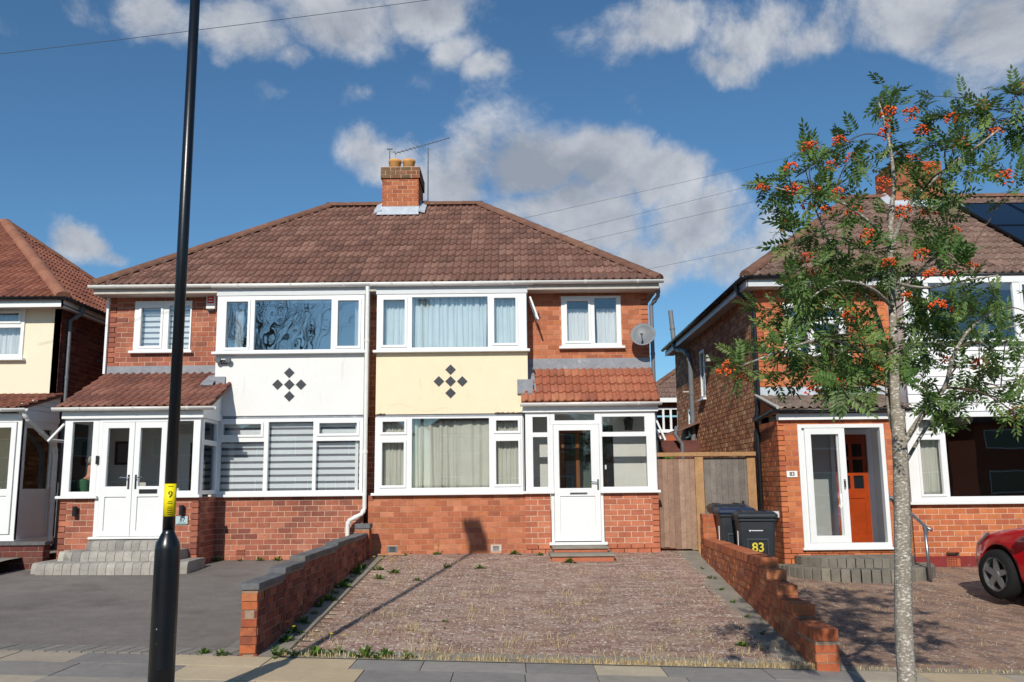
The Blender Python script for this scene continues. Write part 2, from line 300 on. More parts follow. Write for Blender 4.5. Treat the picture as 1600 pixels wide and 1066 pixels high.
class MB:
    def __init__(s): s.v, s.f, s.a, s.mi = [], [], [], []
    def quad(s, pts, rnd=0.0, mi=0):
        n = len(s.v); s.v += [tuple(p) for p in pts]; s.f.append(tuple(range(n, n+len(pts)))); s.a.append(rnd); s.mi.append(mi)
    def box(s, fr, u0, u1, v0, v1, w0, w1, rnd=0.0, mi=0):
        n = len(s.v)
        s.v += [tuple(fr.P(u, v, w)) for w in (w0, w1) for v in (v0, v1) for u in (u0, u1)]
        for q in ((0, 2, 3, 1), (4, 5, 7, 6), (0, 1, 5, 4), (2, 6, 7, 3), (0, 4, 6, 2), (1, 3, 7, 5)):
            s.f.append(tuple(n+i for i in q)); s.a.append(rnd); s.mi.append(mi)
    def b(s, x0, x1, y0, y1, z0, z1, rnd=0.0, mi=0): s.box(WORLD, x0, x1, y0, y1, z0, z1, rnd, mi)
    def grid(s, rows, rnd=0.0, closed=False, mi=0):
        n = len(s.v); k = len(rows[0])
        for r in rows: s.v += [tuple(p) for p in r]
        for i in range(len(rows)-1):
            for j in range(k if closed else k-1):
                j2 = (j+1) % k
                s.f.append((n+i*k+j, n+i*k+j2, n+(i+1)*k+j2, n+(i+1)*k+j)); s.a.append(rnd); s.mi.append(mi)
    def tube(s, pts, rad, n=8, caps=True, rnd=0.0, mi=0):
        pts = [Vector(p) for p in pts]; rad = rad if isinstance(rad, (list, tuple)) else [rad]*len(pts)
        rows = []; prev = None
        for i, p in enumerate(pts):
            d = (pts[min(i+1, len(pts)-1)]-pts[max(i-1, 0)]).normalized()
            if prev is None: a = d.orthogonal().normalized()
            else:
                a = prev-d*prev.dot(d); a = a.normalized() if a.length > 1e-6 else d.orthogonal().normalized()
            prev = a; bb = d.cross(a)
            rows.append([p+(a*math.cos(2*math.pi*k/n)+bb*math.sin(2*math.pi*k/n))*rad[i] for k in range(n)])
        s.grid(rows, rnd, True, mi)
        if caps: s.quad(rows[0], rnd, mi); s.quad(rows[-1], rnd, mi)
    def disc(s, c, ax, r, h, n=16, rnd=0.0, mi=0): ax = Vector(ax).normalized(); s.tube([Vector(c), Vector(c)+ax*h], r, n, True, rnd, mi)
    def lathe(s, c, prof, n=20, ax='Z', mi=0):
        rows = []
        for (r, h) in prof:
            row = []
            for k in range(n):
                a = 2*math.pi*k/n; q = (r*math.cos(a), r*math.sin(a), h)
                if ax == 'Y': q = (q[0], q[2], q[1])
                if ax == 'X': q = (q[2], q[0], q[1])
                row.append(Vector(c)+Vector(q))
            rows.append(row)
        s.grid(rows, 0, True, mi)
    def prism(s, poly, d, rnd=0.0, mi=0):       # polygon + extrusion vector
        d = Vector(d); p0 = [Vector(p) for p in poly]; p1 = [p+d for p in p0]; k = len(p0)
        s.quad(p0, rnd, mi); s.quad(p1, rnd, mi)
        for i in range(k): s.quad([p0[i], p0[(i+1) % k], p1[(i+1) % k], p1[i]], rnd, mi)
    def panel(s, fr, u0, u1, v0, v1, holes, w0, w1):     # slab with rectangular holes
        us = sorted({u0, u1, *[max(u0, min(u1, h[i])) for h in holes for i in (0, 1)]}); vs = sorted({v0, v1, *[max(v0, min(v1, h[i])) for h in holes for i in (2, 3)]})
        def solid(i, j):
            if i < 0 or j < 0 or i >= len(us)-1 or j >= len(vs)-1: return False
            cu, cv = (us[i]+us[i+1])/2, (vs[j]+vs[j+1])/2
            return not any(h[0] < cu < h[1] and h[2] < cv < h[3] for h in holes)
        P = fr.P
        for i in range(len(us)-1):
            for j in range(len(vs)-1):
                if not solid(i, j): continue
                a, b, c, d = us[i], us[i+1], vs[j], vs[j+1]
                s.quad([P(a, c, w1), P(b, c, w1), P(b, d, w1), P(a, d, w1)]); s.quad([P(a, c, w0), P(a, d, w0), P(b, d, w0), P(b, c, w0)])
                if not solid(i-1, j): s.quad([P(a, c, w0), P(a, c, w1), P(a, d, w1), P(a, d, w0)])
                if not solid(i+1, j): s.quad([P(b, c, w0), P(b, d, w0), P(b, d, w1), P(b, c, w1)])
                if not solid(i, j-1): s.quad([P(a, c, w0), P(b, c, w0), P(b, c, w1), P(a, c, w1)])
                if not solid(i, j+1): s.quad([P(a, d, w0), P(a, d, w1), P(b, d, w1), P(b, d, w0)])
    def mesh(s, name, mats, merge=True, smooth=False):
        me = bpy.data.meshes.new(name); me.from_pydata(s.v, [], s.f)
        for m in (mats if isinstance(mats, list) else [mats]): me.materials.append(mm(m) if isinstance(m, str) else m)
        me.polygons.foreach_set('material_index', s.mi)
        at = me.attributes.new('rnd', 'FLOAT', 'FACE'); at.data.foreach_set('value', s.a)
        bm = bmesh.new(); bm.from_mesh(me)
        if merge: bmesh.ops.remove_doubles(bm, verts=bm.verts, dist=1e-5)
        bmesh.ops.recalc_face_normals(bm, faces=bm.faces); bm.to_mesh(me); bm.free()
        if smooth: me.polygons.foreach_set('use_smooth', [True]*len(me.polygons))
        return me
    def build(s, name, mats, parent=None, smooth=False, bevel=0, **props):
        o = bpy.data.objects.new(name, s.mesh(name, mats, True, smooth)); attach(o, parent)
        if bevel: m = o.modifiers.new('b', 'BEVEL'); m.width = bevel; m.segments = 2; m.limit_method = 'ANGLE'
        for k, v in props.items(): o[k] = v
        return o
def attach(o, parent):
    COL.objects.link(o)
    if parent is not None:
        o.parent = parent
        if parent.parent is None: o.location = Vector(o.location)-parent.location
    return o
def thing(name, label, cat, loc, group=None):
    o = bpy.data.objects.new(name, None); o.empty_display_size = .2; COL.objects.link(o); o.location = loc
    o['label'] = label; o['category'] = cat
    if group: o['group'] = group
    return o
def one(o, label, cat, group=None):
    o['label'] = label; o['category'] = cat
    if group: o['group'] = group
    return o
def placed(name, me, M, parent):
    o = bpy.data.objects.new(name, me); COL.objects.link(o); o.parent = parent
    M = M.copy()
    if parent.parent is None: M.translation -= parent.location
    o.matrix_basis = M; return o
def structure(o): o['kind'] = 'structure'; return o

# --- pieces (bricks, tiles): 300 largest in view become objects, the rest is joined
UNIT = {}
def unit_mesh(key, mat_, maker):
    k = (key, mat_)
    if k not in UNIT:
        mb = MB(); maker(mb); UNIT[k] = (mb.mesh(key, mat_), np.array(mb.v), mb.f)
    return UNIT[k]
def mk_brick(mb):
    mb.box(WORLD, 0, 1, 0, 1, -1, 0)
class Pieces:
    def __init__(s, name, limit=300): s.name, s.limit, s.items = name, limit, []
    def add(s, parent, key, mat_, maker, M, size): s.items.append((parent, key, mat_, maker, M, size))
    def flush(s, restname):
        sc = []
        for i, (pa, key, ma, mk, M, size) in enumerate(s.items):
            c = M @ Vector((.5, .5, 0)) if key == 'brick' else M @ Vector((.13, .15, 0)); p = pix(c)
            vis = 1 if (-5 < p[0] < 1605 and -5 < p[1] < 1070) else 0
            sc.append(-(vis*size/max(1, (c-Vector((0, 0, CAMZ))).length)**2))
        order = np.argsort(np.array(sc), kind='stable'); rest = {}
        for n, i in enumerate(order):
            pa, key, ma, mk, M, size = s.items[i]; me, V, Fs = unit_mesh(key, ma, mk)
            if n < s.limit and sc[i] < 0: placed(s.name, me, M, pa)
            else: rest.setdefault((pa.name, ma), (pa, []))[1].append((V, Fs, M))
        for (pn, ma), (pa, L_) in rest.items():
            mb = MB()
            for V, Fs, M in L_:
                n0 = len(mb.v); A = np.array(M); W = V @ A[:3, :3].T+A[:3, 3]; r = random.random()
                mb.v += [tuple(x) for x in W]; mb.f += [tuple(n0+i for i in f) for f in Fs]; mb.a += [r]*len(Fs); mb.mi += [0]*len(Fs)
            o = bpy.data.objects.new(restname, mb.mesh(restname, ma, False)); COL.objects.link(o); o.parent = pa
            if pa.parent is None: o.location = -pa.location
            o['kind'] = 'stuff'
        s.items = []
CO, BL = .088, .218                       # brick course and length with joint, from the photograph
def brickwork(pcs, parent, fr, u0, u1, v0, v1, holes, bmat, co=CO, bl=BL, j=.010, proud=.006, jit=.0025, bond=0, soldier=None, vtop=None):
    r = 0; v = v0
    while v < v1-.02:
        h = min(co, v1-v); top = v+h-j if h == co else v+h-.002
        off = (bl/2 if r % 2 else 0)+ (random.random()*.02)
        cuts = [(h_[0], h_[1]) for h_ in holes if h_[2] < v+h*.6 and h_[3] > v+h*.4]
        u = u0-off; bk = []
        while u < u1: bk.append((max(u, u0), min(u+bl, u1))); u += bl
        if len(bk) > 1 and bk[0][1]-bk[0][0] < .06: bk = [(bk[0][0], bk[1][1])]+bk[2:]
        if len(bk) > 1 and bk[-1][1]-bk[-1][0] < .06: bk = bk[:-2]+[(bk[-2][0], bk[-1][1])]
        for (a, b) in bk:
            a = a+(j/2 if a > u0 else 0); b = b-(j/2 if b < u1 else 0); segs = [(a, b)]
            for c0, c1 in cuts:
                ns = []
                for a_, b_ in segs:
                    if c1 <= a_ or c0 >= b_: ns.append((a_, b_)); continue
                    if a_ < c0-.015: ns.append((a_, c0-.003))
                    if b_ > c1+.015: ns.append((c1+.003, b_))
                segs = ns
            for a_, b_ in segs:
                if b_-a_ < .025: continue
                w = proud+random.uniform(-jit, jit)
                M = Matrix((( fr.U.x*(b_-a_), fr.V.x*(top-v), fr.W.x*.03, 0), (fr.U.y*(b_-a_), fr.V.y*(top-v), fr.W.y*.03, 0), (fr.U.z*(b_-a_), fr.V.z*(top-v), fr.W.z*.03, 0), (0, 0, 0, 1)))
                M.translation = fr.P(a_, v, w); pcs.add(parent, 'brick', bmat, mk_brick, M, (b_-a_)*(top-v))
        v += co; r += 1
def wall_part(house, name, fr, u0, u1, v0, v1, holes, mortar, pcs=None, bmat=None, thick=.12, **kw):
    mb = MB(); mb.panel(fr, u0, u1, v0, v1, holes, -thick, 0); o = mb.build(name, mortar, house)
    if bmat: brickwork(pcs, o, fr, u0, u1, v0, v1, holes, bmat, **kw)
    return o
TW, TG = .27, .30
def tile_maker(tw=TW, g=TG, rolls=2, hump=.03):
    def mk(mb):
        xs = []; p = tw/rolls
        for r in range(rolls):
            for t, h in ((0, 0), (.42, 0), (.56, .6), (.72, 1), (.88, .65)): xs.append((r*p+t*p, h*hump))
        xs.append((tw, 0))
        top = [Vector((x, 0, .034+h)) for x, h in xs]; up = [Vector((x, g*1.1, .004+h)) for x, h in xs]; lo = [Vector((x, 0, .008+h)) for x, h in xs]
        mb.grid([lo, top, up])
    return mk
def tiles(pcs, roof, fr, width, length, clips, tmat, tw=TW, g=TG, rolls=2, hump=.03, key='tile', stuff_name='tiling'):
    mk = tile_maker(tw, g, rolls, hump); key = '%s_%.3f_%.3f' % (key, tw, g)
    nrow = int(math.ceil(length/g-.15)); ncol = int(math.ceil(width/tw-.05)); cutmb = MB(); base = fr.M()
    for r in range(nrow):
        for c in range(ncol):
            M = base @ Matrix.Translation((c*tw, r*g+random.uniform(-.004, .004), random.uniform(-.003, .003))) @ Matrix.Rotation(random.uniform(-.006, .006), 4, 'Z')
            cs = [M @ Vector(q) for q in ((0, 0, 0), (tw, 0, 0), (tw, g*1.1, 0), (0, g*1.1, 0))]
            st = 1
            for (cp, cn) in clips:
                d = [(q-cp).dot(cn) for q in cs]
                if max(d) <= 0: st = 0; break
                if min(d) < -.005: st = 2
            if st == 0: continue
            if st == 1: pcs.add(roof, key, tmat, mk, M, tw*g); continue
            me, V, Fs = unit_mesh(key, tmat, mk); bm = bmesh.new()
            vs = [bm.verts.new(M @ Vector(x)) for x in V]; [bm.faces.new([vs[i] for i in f]) for f in Fs]
            for (cp, cn) in clips:
                bmesh.ops.bisect_plane(bm, geom=bm.verts[:]+bm.edges[:]+bm.faces[:], plane_co=cp, plane_no=cn, clear_inner=True)
            bm.verts.index_update(); n0 = len(cutmb.v); rr = random.random()
            cutmb.v += [tuple(v.co) for v in bm.verts]
            for f in bm.faces: cutmb.f.append(tuple(n0+v.index for v in f.verts)); cutmb.a.append(rr); cutmb.mi.append(0)
            bm.free()
    if cutmb.v:
        o = cutmb.build(stuff_name, tmat, roof); o['kind'] = 'stuff'
def ridge_line(roof, a, b, m='ridge', r=.115, seg=.42, up=(0, 0, 1), name='ridge_tile'):
    a, b = Vector(a), Vector(b); d = (b-a); n = max(1, round(d.length/seg)); d.normalize(); L_ = (b-a).length/n
    up = Vector(up); sd = d.cross(up).normalized(); up = sd.cross(d).normalized()
    for i in range(n):
        mb = MB(); rows = []
        for t, rr in ((0, r*.96), (.03, r*1.03), (L_+.03, r*.97)):
            rows.append([a+d*(i*L_+t)+sd*math.cos(math.pi*k/8)*rr+up*(math.sin(math.pi*k/8)*rr*.85-.03) for k in range(9)])
        mb.grid(rows); mb.quad(rows[0]); mb.build(name, m, roof)
def gutter(name, a, b, parent, m='gutter_white', r=.055, brk=.9, out=(0, -1, 0)):
    a, b = Vector(a), Vector(b); d = (b-a).normalized(); out = Vector(out); mb = MB()
    prof = [(math.cos(math.pi*k/8)*r, -math.sin(math.pi*k/8)*r) for k in range(9)]+[(math.cos(math.pi*k/8)*(r-.006), -math.sin(math.pi*k/8)*(r-.006)+.001) for k in range(8, -1, -1)]
    rows = [[p+out*x+Vector((0, 0, z)) for x, z in prof] for p in (a, b)]
    mb.grid(rows, 0, True); mb.quad(rows[0]); mb.quad(rows[1])
    n = max(2, int((b-a).length/brk)+1)
    for i in range(n):
        c = a+d*((b-a).length*(i+.5)/n)
        rr = [[c+d*t+out*math.cos(math.pi*k/8)*(r+.006)+Vector((0, 0, -math.sin(math.pi*k/8)*(r+.006)+.004)) for k in range(9)] for t in (-.02, .02)]
        mb.grid(rr)
    return mb.build(name, m, parent, True)
def pipe(name, pts, parent, m='gutter_white', r=.034, collars=True):
    mb = MB(); mb.tube(pts, r, 12)
    if collars:
        for i in range(len(pts)-1):
            a, b = Vector(pts[i]), Vector(pts[i+1]); L_ = (b-a).length
            for k in range(max(1, int(L_/1.4))):
                c = a+(b-a)*((k+.5)/max(1, int(L_/1.4))); d = (b-a).normalized(); mb.tube([c-d*.025, c+d*.025], r*1.18, 12)
    return mb.build(name, m, parent, False)

def px_rect(x0, x1, y0, y1, Y):
    cx, cy = (x0+x1)/2, (y0+y1)/2
    return U(x0, cy, Y)[0], U(x1, cy, Y)[0], U(cx, y1, Y)[1], U(cx, y0, Y)[1]
def window(house, fr, u0, u1, v0, v1, panes, name='window', gl='glass', sill=True, depth=.07, sash=.038, proud=.03, fm='upvc'):
    """panes: (u0, u1, v0, v1, is_sash) glass rectangles in frame coords"""
    mb = MB(); mb.panel(fr, u0, u1, v0, v1, [p[:4] for p in panes], -depth+proud, proud)
    w = mb.build(name, fm, house, bevel=.004)
    for p in panes:
        if len(p) > 4 and p[4]:
            s = MB(); e = sash; s.panel(fr, p[0]-e, p[1]+e, p[2]-e, p[3]+e, [(p[0]+.004, p[1]-.004, p[2]+.004, p[3]-.004)], proud-.012, proud+.018)
            s.build('sash', fm, w, bevel=.005)
        g = MB(); g.box(fr, p[0]-.003, p[1]+.003, p[2]-.003, p[3]+.003, proud-.040, proud-.034); g.build('pane', gl, w)
    if sill:
        s = MB(); s.box(fr, u0-.05, u1+.05, v0-.045, v0-.002, -.05, proud+.07); s.build('sill', fm, w, bevel=.006)
    return w
def curtain(fr, u0, u1, v0, v1, w, m, label, folds=.09, amp=.018, gather=0.0, group=None, name='curtain', split=None):
    mb = MB(); n = max(8, int((u1-u0)/.012)); rows = []; ph = random.random()*6
    lv = 14
    for k in range(lv+1):
        t = k/lv; row = []
        for i in range(n+1):
            s = i/n; u = u0+(u1-u0)*s
            x = u/folds*2*math.pi+ph
            a = amp*(math.sin(x+1.2*math.sin(x*.37))+.5*math.sin(x*1.73+t*1.5)+.35*math.sin(x*.61+2*t))
            uu = u+.012*math.sin(x*.5+t*3)*(1-t)
            if split: uu += split*(s-.5)*math.sin(t*math.pi)*.0
            row.append(fr.P(min(max(uu, u0), u1), v0+(v1-v0)*t+(.02*math.sin(x*.45) if k == 0 else 0), w+a))
        rows.append(row)
    mb.grid(rows); o = mb.build(name, m, None, True)
    sm = o.modifiers.new('s', 'SOLIDIFY'); sm.thickness = .002
    return one(o, label, 'curtain', group)
def blind(fr, u0, u1, v0, v1, w, label, pitch=.115, group='zebra blinds'):
    loc = fr.P((u0+u1)/2, v0, w); t = thing('roller_blind', label, 'blind', loc, group)
    mb = MB(); mb.box(fr, u0, u1, v0, v1, w-.012, w-.009); mb.build('sheer_cloth', 'blind_grey', t)
    me = None; z = v1-.04
    while z > v0+.02:
        h = min(pitch*.64, z-v0); b = MB(); b.box(fr, u0+.002, u1-.002, z-h, z, w-.006, w-.002); b.build('slat', 'blind_white', t); z -= pitch
    b = MB(); b.box(fr, u0, u1, v0-.012, v0+.012, w-.014, w+.004); b.build('bottom_rail', 'blind_white', t)
def text(body, size, M, m, parent, name='lettering', ext=.0015, bold=False):
    c = bpy.data.curves.new('t', 'FONT'); c.body = body; c.size = size; c.extrude = ext; c.align_x = 'CENTER'; c.align_y = 'CENTER'
    if bold: c.offset = size*.02
    o = bpy.data.objects.new('t', c); COL.objects.link(o); dg = bpy.context.evaluated_depsgraph_get(); me = bpy.data.meshes.new_from_object(o.evaluated_get(dg))
    bpy.data.objects.remove(o); me.materials.clear(); me.materials.append(mm(m)); me.name = name
    me.transform(M); q = bpy.data.objects.new(name, me); attach(q, parent); return q
FACE_ST = Matrix.Rotation(R(90), 4, 'X')          # text standing up, facing -Y

# ------------------------------------------------------------------ ground levels
def pz(X): return .045-.033*X
REAR = {'87': (15.0, .47), '85': (14.95, .535), '83': (14.6, .245), '89': (13.5, .62)}
def gz(X, Y, zone=None):
    if Y <= 8.3: return pz(X)
    if zone is None: zone = '89' if X < -7.35 else '87' if X < -2.4 else '85' if X < 2.8+(Y-8.3)*.042 else '83'
    Yr, zr = REAR[zone]; t = min(1, (Y-8.3)/(Yr-8.3)); return pz(X)*(1-t)+zr*t
def patch(name, x0, x1, y0, y1, m, zone, nx=14, ny=20, dz=0.0, xr=None):
    mb = MB(); rows = []
    for j in range(ny+1):
        Y = y0+(y1-y0)*j/ny; a, b = x0, x1
        if xr: a, b = xr(Y)
        rows.append([Vector((a+(b-a)*i/nx, Y, gz(a+(b-a)*i/nx, Y, zone)+dz)) for i in range(nx+1)])
    mb.grid(rows); return structure(mb.build(name, m, None, True))
gb = MB(); gb.grid([[Vector((x, y, -.034*x-.75)) for x in (-70, 0, 70)] for y in (-70, 0, 140)]); structure(gb.build('ground', 'ground_grass'))
rd = MB(); rd.grid([[Vector((x, y, pz(x)-.115)) for x in (-60, -20, 0, 20, 60)] for y in (-5.0, 5.35)]); structure(rd.build('road', 'road_tarmac'))
fp = MB(); fp.grid([[Vector((x, y, pz(x)-.012)) for x in (-60, -20, 0, 20, 60)] for y in (5.5, 8.36)]); pave = structure(fp.build('pavement', 'paver_joint'))
op = MB(); op.grid([[Vector((x, y, pz(x))) for x in (-60, -20, 0, 20, 60)] for y in (-8, -5.12)]); structure(op.build('opposite_pavement', 'slab_grey'))
kb = structure(MB().build('kerb', 'concrete')) if False else None
kmb = MB()
for y0, y1 in ((5.36, 5.5), (-5.12, -4.98)):
    for i in range(-22, 22):
        x0, x1 = i*.915, i*.915+.905; p = [Vector((x0, y0, pz(x0)-.2)), Vector((x1, y0, pz(x1)-.2)), Vector((x1, y0, pz(x1)+.002)), Vector((x0, y0, pz(x0)+.002))]
        kmb.prism(p, (0, y1-y0, 0))
structure(kmb.build('kerb', 'concrete'))
# paving slabs: rows parallel to the kerb, each slab an object
def slab(x0, x1, y0, y1, m):
    mb = MB(); n = len(mb.v); dz = random.uniform(0, .004); top = [Vector((x, y, pz(x)+dz)) for x, y in ((x0, y0), (x1, y0), (x1, y1), (x0, y1))]
    mb.prism([p-Vector((0, 0, .03)) for p in top], (0, 0, .03), random.random()); o = mb.build('paving_slab', m, None); o.parent = pave; return o
rows_y = [(5.5, 6.1), (6.1, 6.72), (6.72, 7.36), (7.36, 7.9), (7.9, 8.335)]
for ri, (y0, y1) in enumerate(rows_y):
    x = -7.6+ri*.31
    while x < 7.2:
        w = random.choice((.6, .75, .9)); nx = x+w; c = (x+w/2)
        m = 'slab'
        if y0 > 7.3:
            if -3.0 < c < -1.35: m = 'slab_cream'
            elif -1.35 <= c < .5 or 1.2 < c < 2.9: m = 'slab_grey'
            elif 3.4 < c < 4.6: m = 'slab_cream'
            elif -3.6 < c <= -3.0: m = 'slab_grey'
        if not (y0 < 6.3 and 2.0 < c < 2.9): slab(x+.004, nx-.004, y0+.004, y1-.004, m)
        x = nx
# tree pit
mb = MB(); mb.grid([[Vector((x, y, pz(x)-.006)) for x in (1.9, 2.5, 3.1)] for y in (5.52, 6.1)]); structure(mb.build('tree_pit', 'soil'))

# driveways
d87 = patch('driveway', -7.45, -2.48, 8.55, 15.3, 'tarmac', '87'); 
def xr85(Y): return (-2.36, 2.70+(Y-8.3)*.042)
d85 = patch('driveway', 0, 0, 8.33, 15.6, 'paver_joint', '85', xr=xr85, dz=-.012)
def xr83(Y): return (2.72+(Y-8.3)*.042, 14)
d83 = patch('driveway', 0, 0, 8.33, 15.6, 'paver_joint', '83', xr=xr83, dz=-.012, nx=30)
patch('front_garden', -20, -7.4, 8.33, 15.6, 'concrete', '89')
patch('rear_ground', 2.4, 4.4, 15.5, 26, 'concrete', '85')
# blocks of the driveways
def block_prism(mb, cx, cy, lx, ly, ang, zone, h=.012, rnd=0):
    c, s = math.cos(ang), math.sin(ang); q = []
    for dx, dy in ((-lx/2, -ly/2), (lx/2, -ly/2), (lx/2, ly/2), (-lx/2, ly/2)):
        x, y = cx+dx*c-dy*s, cy+dx*s+dy*c; q.append(Vector((x, y, gz(x, y, zone)-h)))
    z = random.uniform(-.002, .002); n = len(mb.v)
    top = [p+Vector((0, 0, h+z)) for p in q]
    mb.quad(top, rnd)
    for i in range(4): mb.quad([q[i], q[(i+1) % 4], top[(i+1) % 4], top[i]], rnd)
mb = MB()
BX, BY = .205, .103
y = 8.62; r = 0
while y < 15.0:
    a, b = xr85(y); x = a+.30-(BX/2 if r % 2 else 0)
    while x < b-.42:
        if x > a+.2: block_prism(mb, x+BX/2, y+BY/2, BX-.006, BY-.006, 0, '85', rnd=random.random())
        x += BX
    y += BY; r += 1
o = mb.build('block_paving', 'paver_purple', None); o.parent = d85; o['kind'] = 'stuff'
# concrete margins of the 85 drive: strip at the front and along both walls
mb = MB()
for (f0, f1) in (((lambda Y: xr85(Y)[0]), (lambda Y: xr85(Y)[0]+.27)), ((lambda Y: xr85(Y)[1]-.36), (lambda Y: xr85(Y)[1]))):
    mb.grid([[Vector((x, Y, gz(x, Y, '85')-.004)) for x in (f0(Y), f1(Y))] for Y in np.linspace(8.62, 15, 14)])
o = mb.build('margin', 'concrete', None); o.parent = d85
mb = MB(); xs = np.linspace(-2.36, 2.72, 9)
mb.grid([[Vector((x, Y, gz(x, Y, '85')+.004)) for x in xs] for Y in (8.33, 8.61)]); o = mb.build('front_margin', 'concrete', None); o.parent = d85
# 83 drive: diagonal blocks, largest 300 as objects
cand = []
ca, sa = math.cos(R(45)), math.sin(R(45))
for i in range(-90, 140):
    for j in range(-45, 90):
        u, v = (i*BY), (j*BX)+(BX/2 if i % 2 else 0)
        x, y = 6+u*ca-v*sa, 11+u*sa+v*ca
        if y < 8.45 or y > 14.9 or x < xr83(y)[0]+.32 or x > 9.2: continue
        cand.append((x, y))
cand.sort(key=lambda p: (0 if pix((p[0], p[1], gz(p[0], p[1], '83')))[1] < 1064 and pix((p[0], p[1], .1))[0] < 1600 else 1, p[1]))
mb = MB()
for k, (x, y) in enumerate(cand):
    if k < 300:
        m1 = MB(); block_prism(m1, x, y, BY-.006, BX-.006, R(45), '83'); o = m1.build('paver', 'paver_brown', None); o.parent = d83
    else: block_prism(mb, x, y, BY-.006, BX-.006, R(45), '83', rnd=random.random())
o = mb.build('block_paving', 'paver_brown', None); o.parent = d83; o['kind'] = 'stuff'
mb = MB(); mb.grid([[Vector((x, Y, gz(x, Y, '83')-.003)) for x in (xr83(Y)[0], xr83(Y)[0]+.34)] for Y in np.linspace(8.5, 14.6, 12)]); o = mb.build('margin', 'concrete', None); o.parent = d83
mb = MB(); mb.grid([[Vector((x, Y, gz(x, Y, '83')+.002)) for x in np.linspace(2.9, 12, 12)] for Y in (8.33, 8.5)]); o = mb.build('front_margin', 'concrete', None); o.parent = d83
# grey sett edging of the tarmac drive
for i in range(46):
    x = -7.4+i*.108
    if x > -2.52: break
    m1 = MB(); c = Vector((x+.05, 8.47, 0)); q = []
    for dx, dy in ((-.049, -.12), (.049, -.12), (.049, .12), (-.049, .12)):
        X, Y = c.x+dx+dy*.35, c.y+dy; q.append(Vector((X, Y, gz(X, Y, '87')-.03)))
    m1.prism(q, (0, 0, .036+random.uniform(0, .003))); o = m1.build('sett', 'edging_grey', None); o.parent = d87
for i in range(5):
    m1 = MB(); X, Y = -2.66+.0*i, 8.62+i*.2; m1.prism([Vector((X+dx, Y+dy, gz(X+dx, Y+dy, '87')-.02)) for dx, dy in ((0, 0), (.13, 0), (.13, .19), (0, .19))], (0, 0, .025)); o = m1.build('sett', 'edging_grey', None); o.parent = d87

# ================================================================== semi-detached pair (numbers 85 and 87)
H = thing('semi_detached_house', 'pair of brick semis with cream and white bay panels, two porches and one chimney', 'house', (-2.39, 15.5, .5))
BR = Pieces('brick'); TI = Pieces('tile')
fW, fB = front(15.5), front(14.9)
def PR(Y, *rects): return [(*px_rect(r[0], r[1], r[2], r[3], Y), len(r) > 4) for r in rects]
# main walls
wE = PR(15.5, (885.6, 919.5, 470.7, 533.7, 1), (929, 963, 466, 536.5)); wF = PR(15.5, (221, 252, 481, 542, 1), (264, 297, 478, 546))
wall_part(H, 'wall', fW, .2, 2.40, 3.60, 4.98, [(.87, 1.92, 4.0, 4.90)], 'mortar_red', BR, 'brick_old')
wall_part(H, 'wall', fW, -7.07, -4.9, 3.55, 4.98, [(-6.63, -5.63, 4.0, 4.89)], 'mortar', BR, 'brick_red')
wall_part(H, 'wall', fW, -2.52, -2.25, .45, 4.98, [], 'mortar', BR, 'brick_old')
window(H, fW, .87, 1.92, 4.0, 4.90, wE); window(H, fW, -6.63, -5.63, 4.0, 4.89, wF)
# soldier course over the 85 window
# inner (porch) walls with inner doors
wall_part(H, 'inner_wall', fW, .2, 2.40, .5, 3.60, [(.80, 1.42, .72, 2.62)], 'plaster')
wall_part(H, 'inner_wall', fW, -7.07, -4.9, .5, 3.55, [(-5.75, -4.98, .9, 2.55)], 'plaster')
# lower bay walls
wall_part(H, 'wall', fB, -4.93, -2.47, .36, 1.475, [(-4.52, -4.35, .53, .64)], 'mortar', BR, 'brick_red')
wall_part(H, 'wall', fB, -2.38, .19, .42, 1.475, [(-2.06, -1.89, .56, .66), (-.38, -.21, .56, .66)], 'mortar_red', BR, 'brick_old')
# air bricks
for (a, b, c, d, m) in ((-4.52, -4.35, .53, .64, 'brick_red'), (-2.06, -1.89, .56, .66, 'gutter_grey'), (-.38, -.21, .56, .66, 'soffit')):
    mb = MB(); n = 5 if m == 'brick_red' else 1; k = 4 if m == 'brick_red' else 4
    holes = [(a+.012+(b-a-.024)*(i+.15)/n, a+.012+(b-a-.024)*(i+.85)/n, c+.01+(d-c-.02)*(j+.2)/k, c+.01+(d-c-.02)*(j+.8)/k) for i in range(n) for j in range(k)]
    mb.panel(fB, a, b, c, d, holes, -.03, .005); mb.box(fB, a, b, c, d, -.06, -.05); mb.build('air_brick', m, H)
# house sides, back, floors
wall_part(H, 'wall', side_l(-7.07), 15.5, 21.7, .3, 4.98, [], 'mortar', BR, 'brick_brown')
wall_part(H, 'wall', side_r(2.40), 15.5, 21.7, .3, 4.98, [], 'mortar', BR, 'brick_brown')
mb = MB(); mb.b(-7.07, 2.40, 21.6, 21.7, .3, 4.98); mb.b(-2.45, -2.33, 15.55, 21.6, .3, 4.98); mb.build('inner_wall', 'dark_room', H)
mb = MB(); mb.b(-6.9, 2.3, 15.5, 21.6, .5, .6); mb.b(-6.9, 2.3, 15.62, 21.6, 2.66, 2.84); mb.b(-6.9, 2.3, 15.4, 21.6, 4.985, 5.03)
mb.b(-4.95, -2.48, 14.95, 15.62, 2.70, 2.78); mb.b(-2.27, .22, 14.95, 15.62, 2.70, 2.78); mb.build('floor', 'carpet', H)
mb = MB(); mb.b(-6.95, -2.5, 18.0, 18.1, .6, 4.98); mb.b(-2.3, 2.3, 18.0, 18.1, .6, 4.98); mb.build('inner_wall', 'plaster', H)
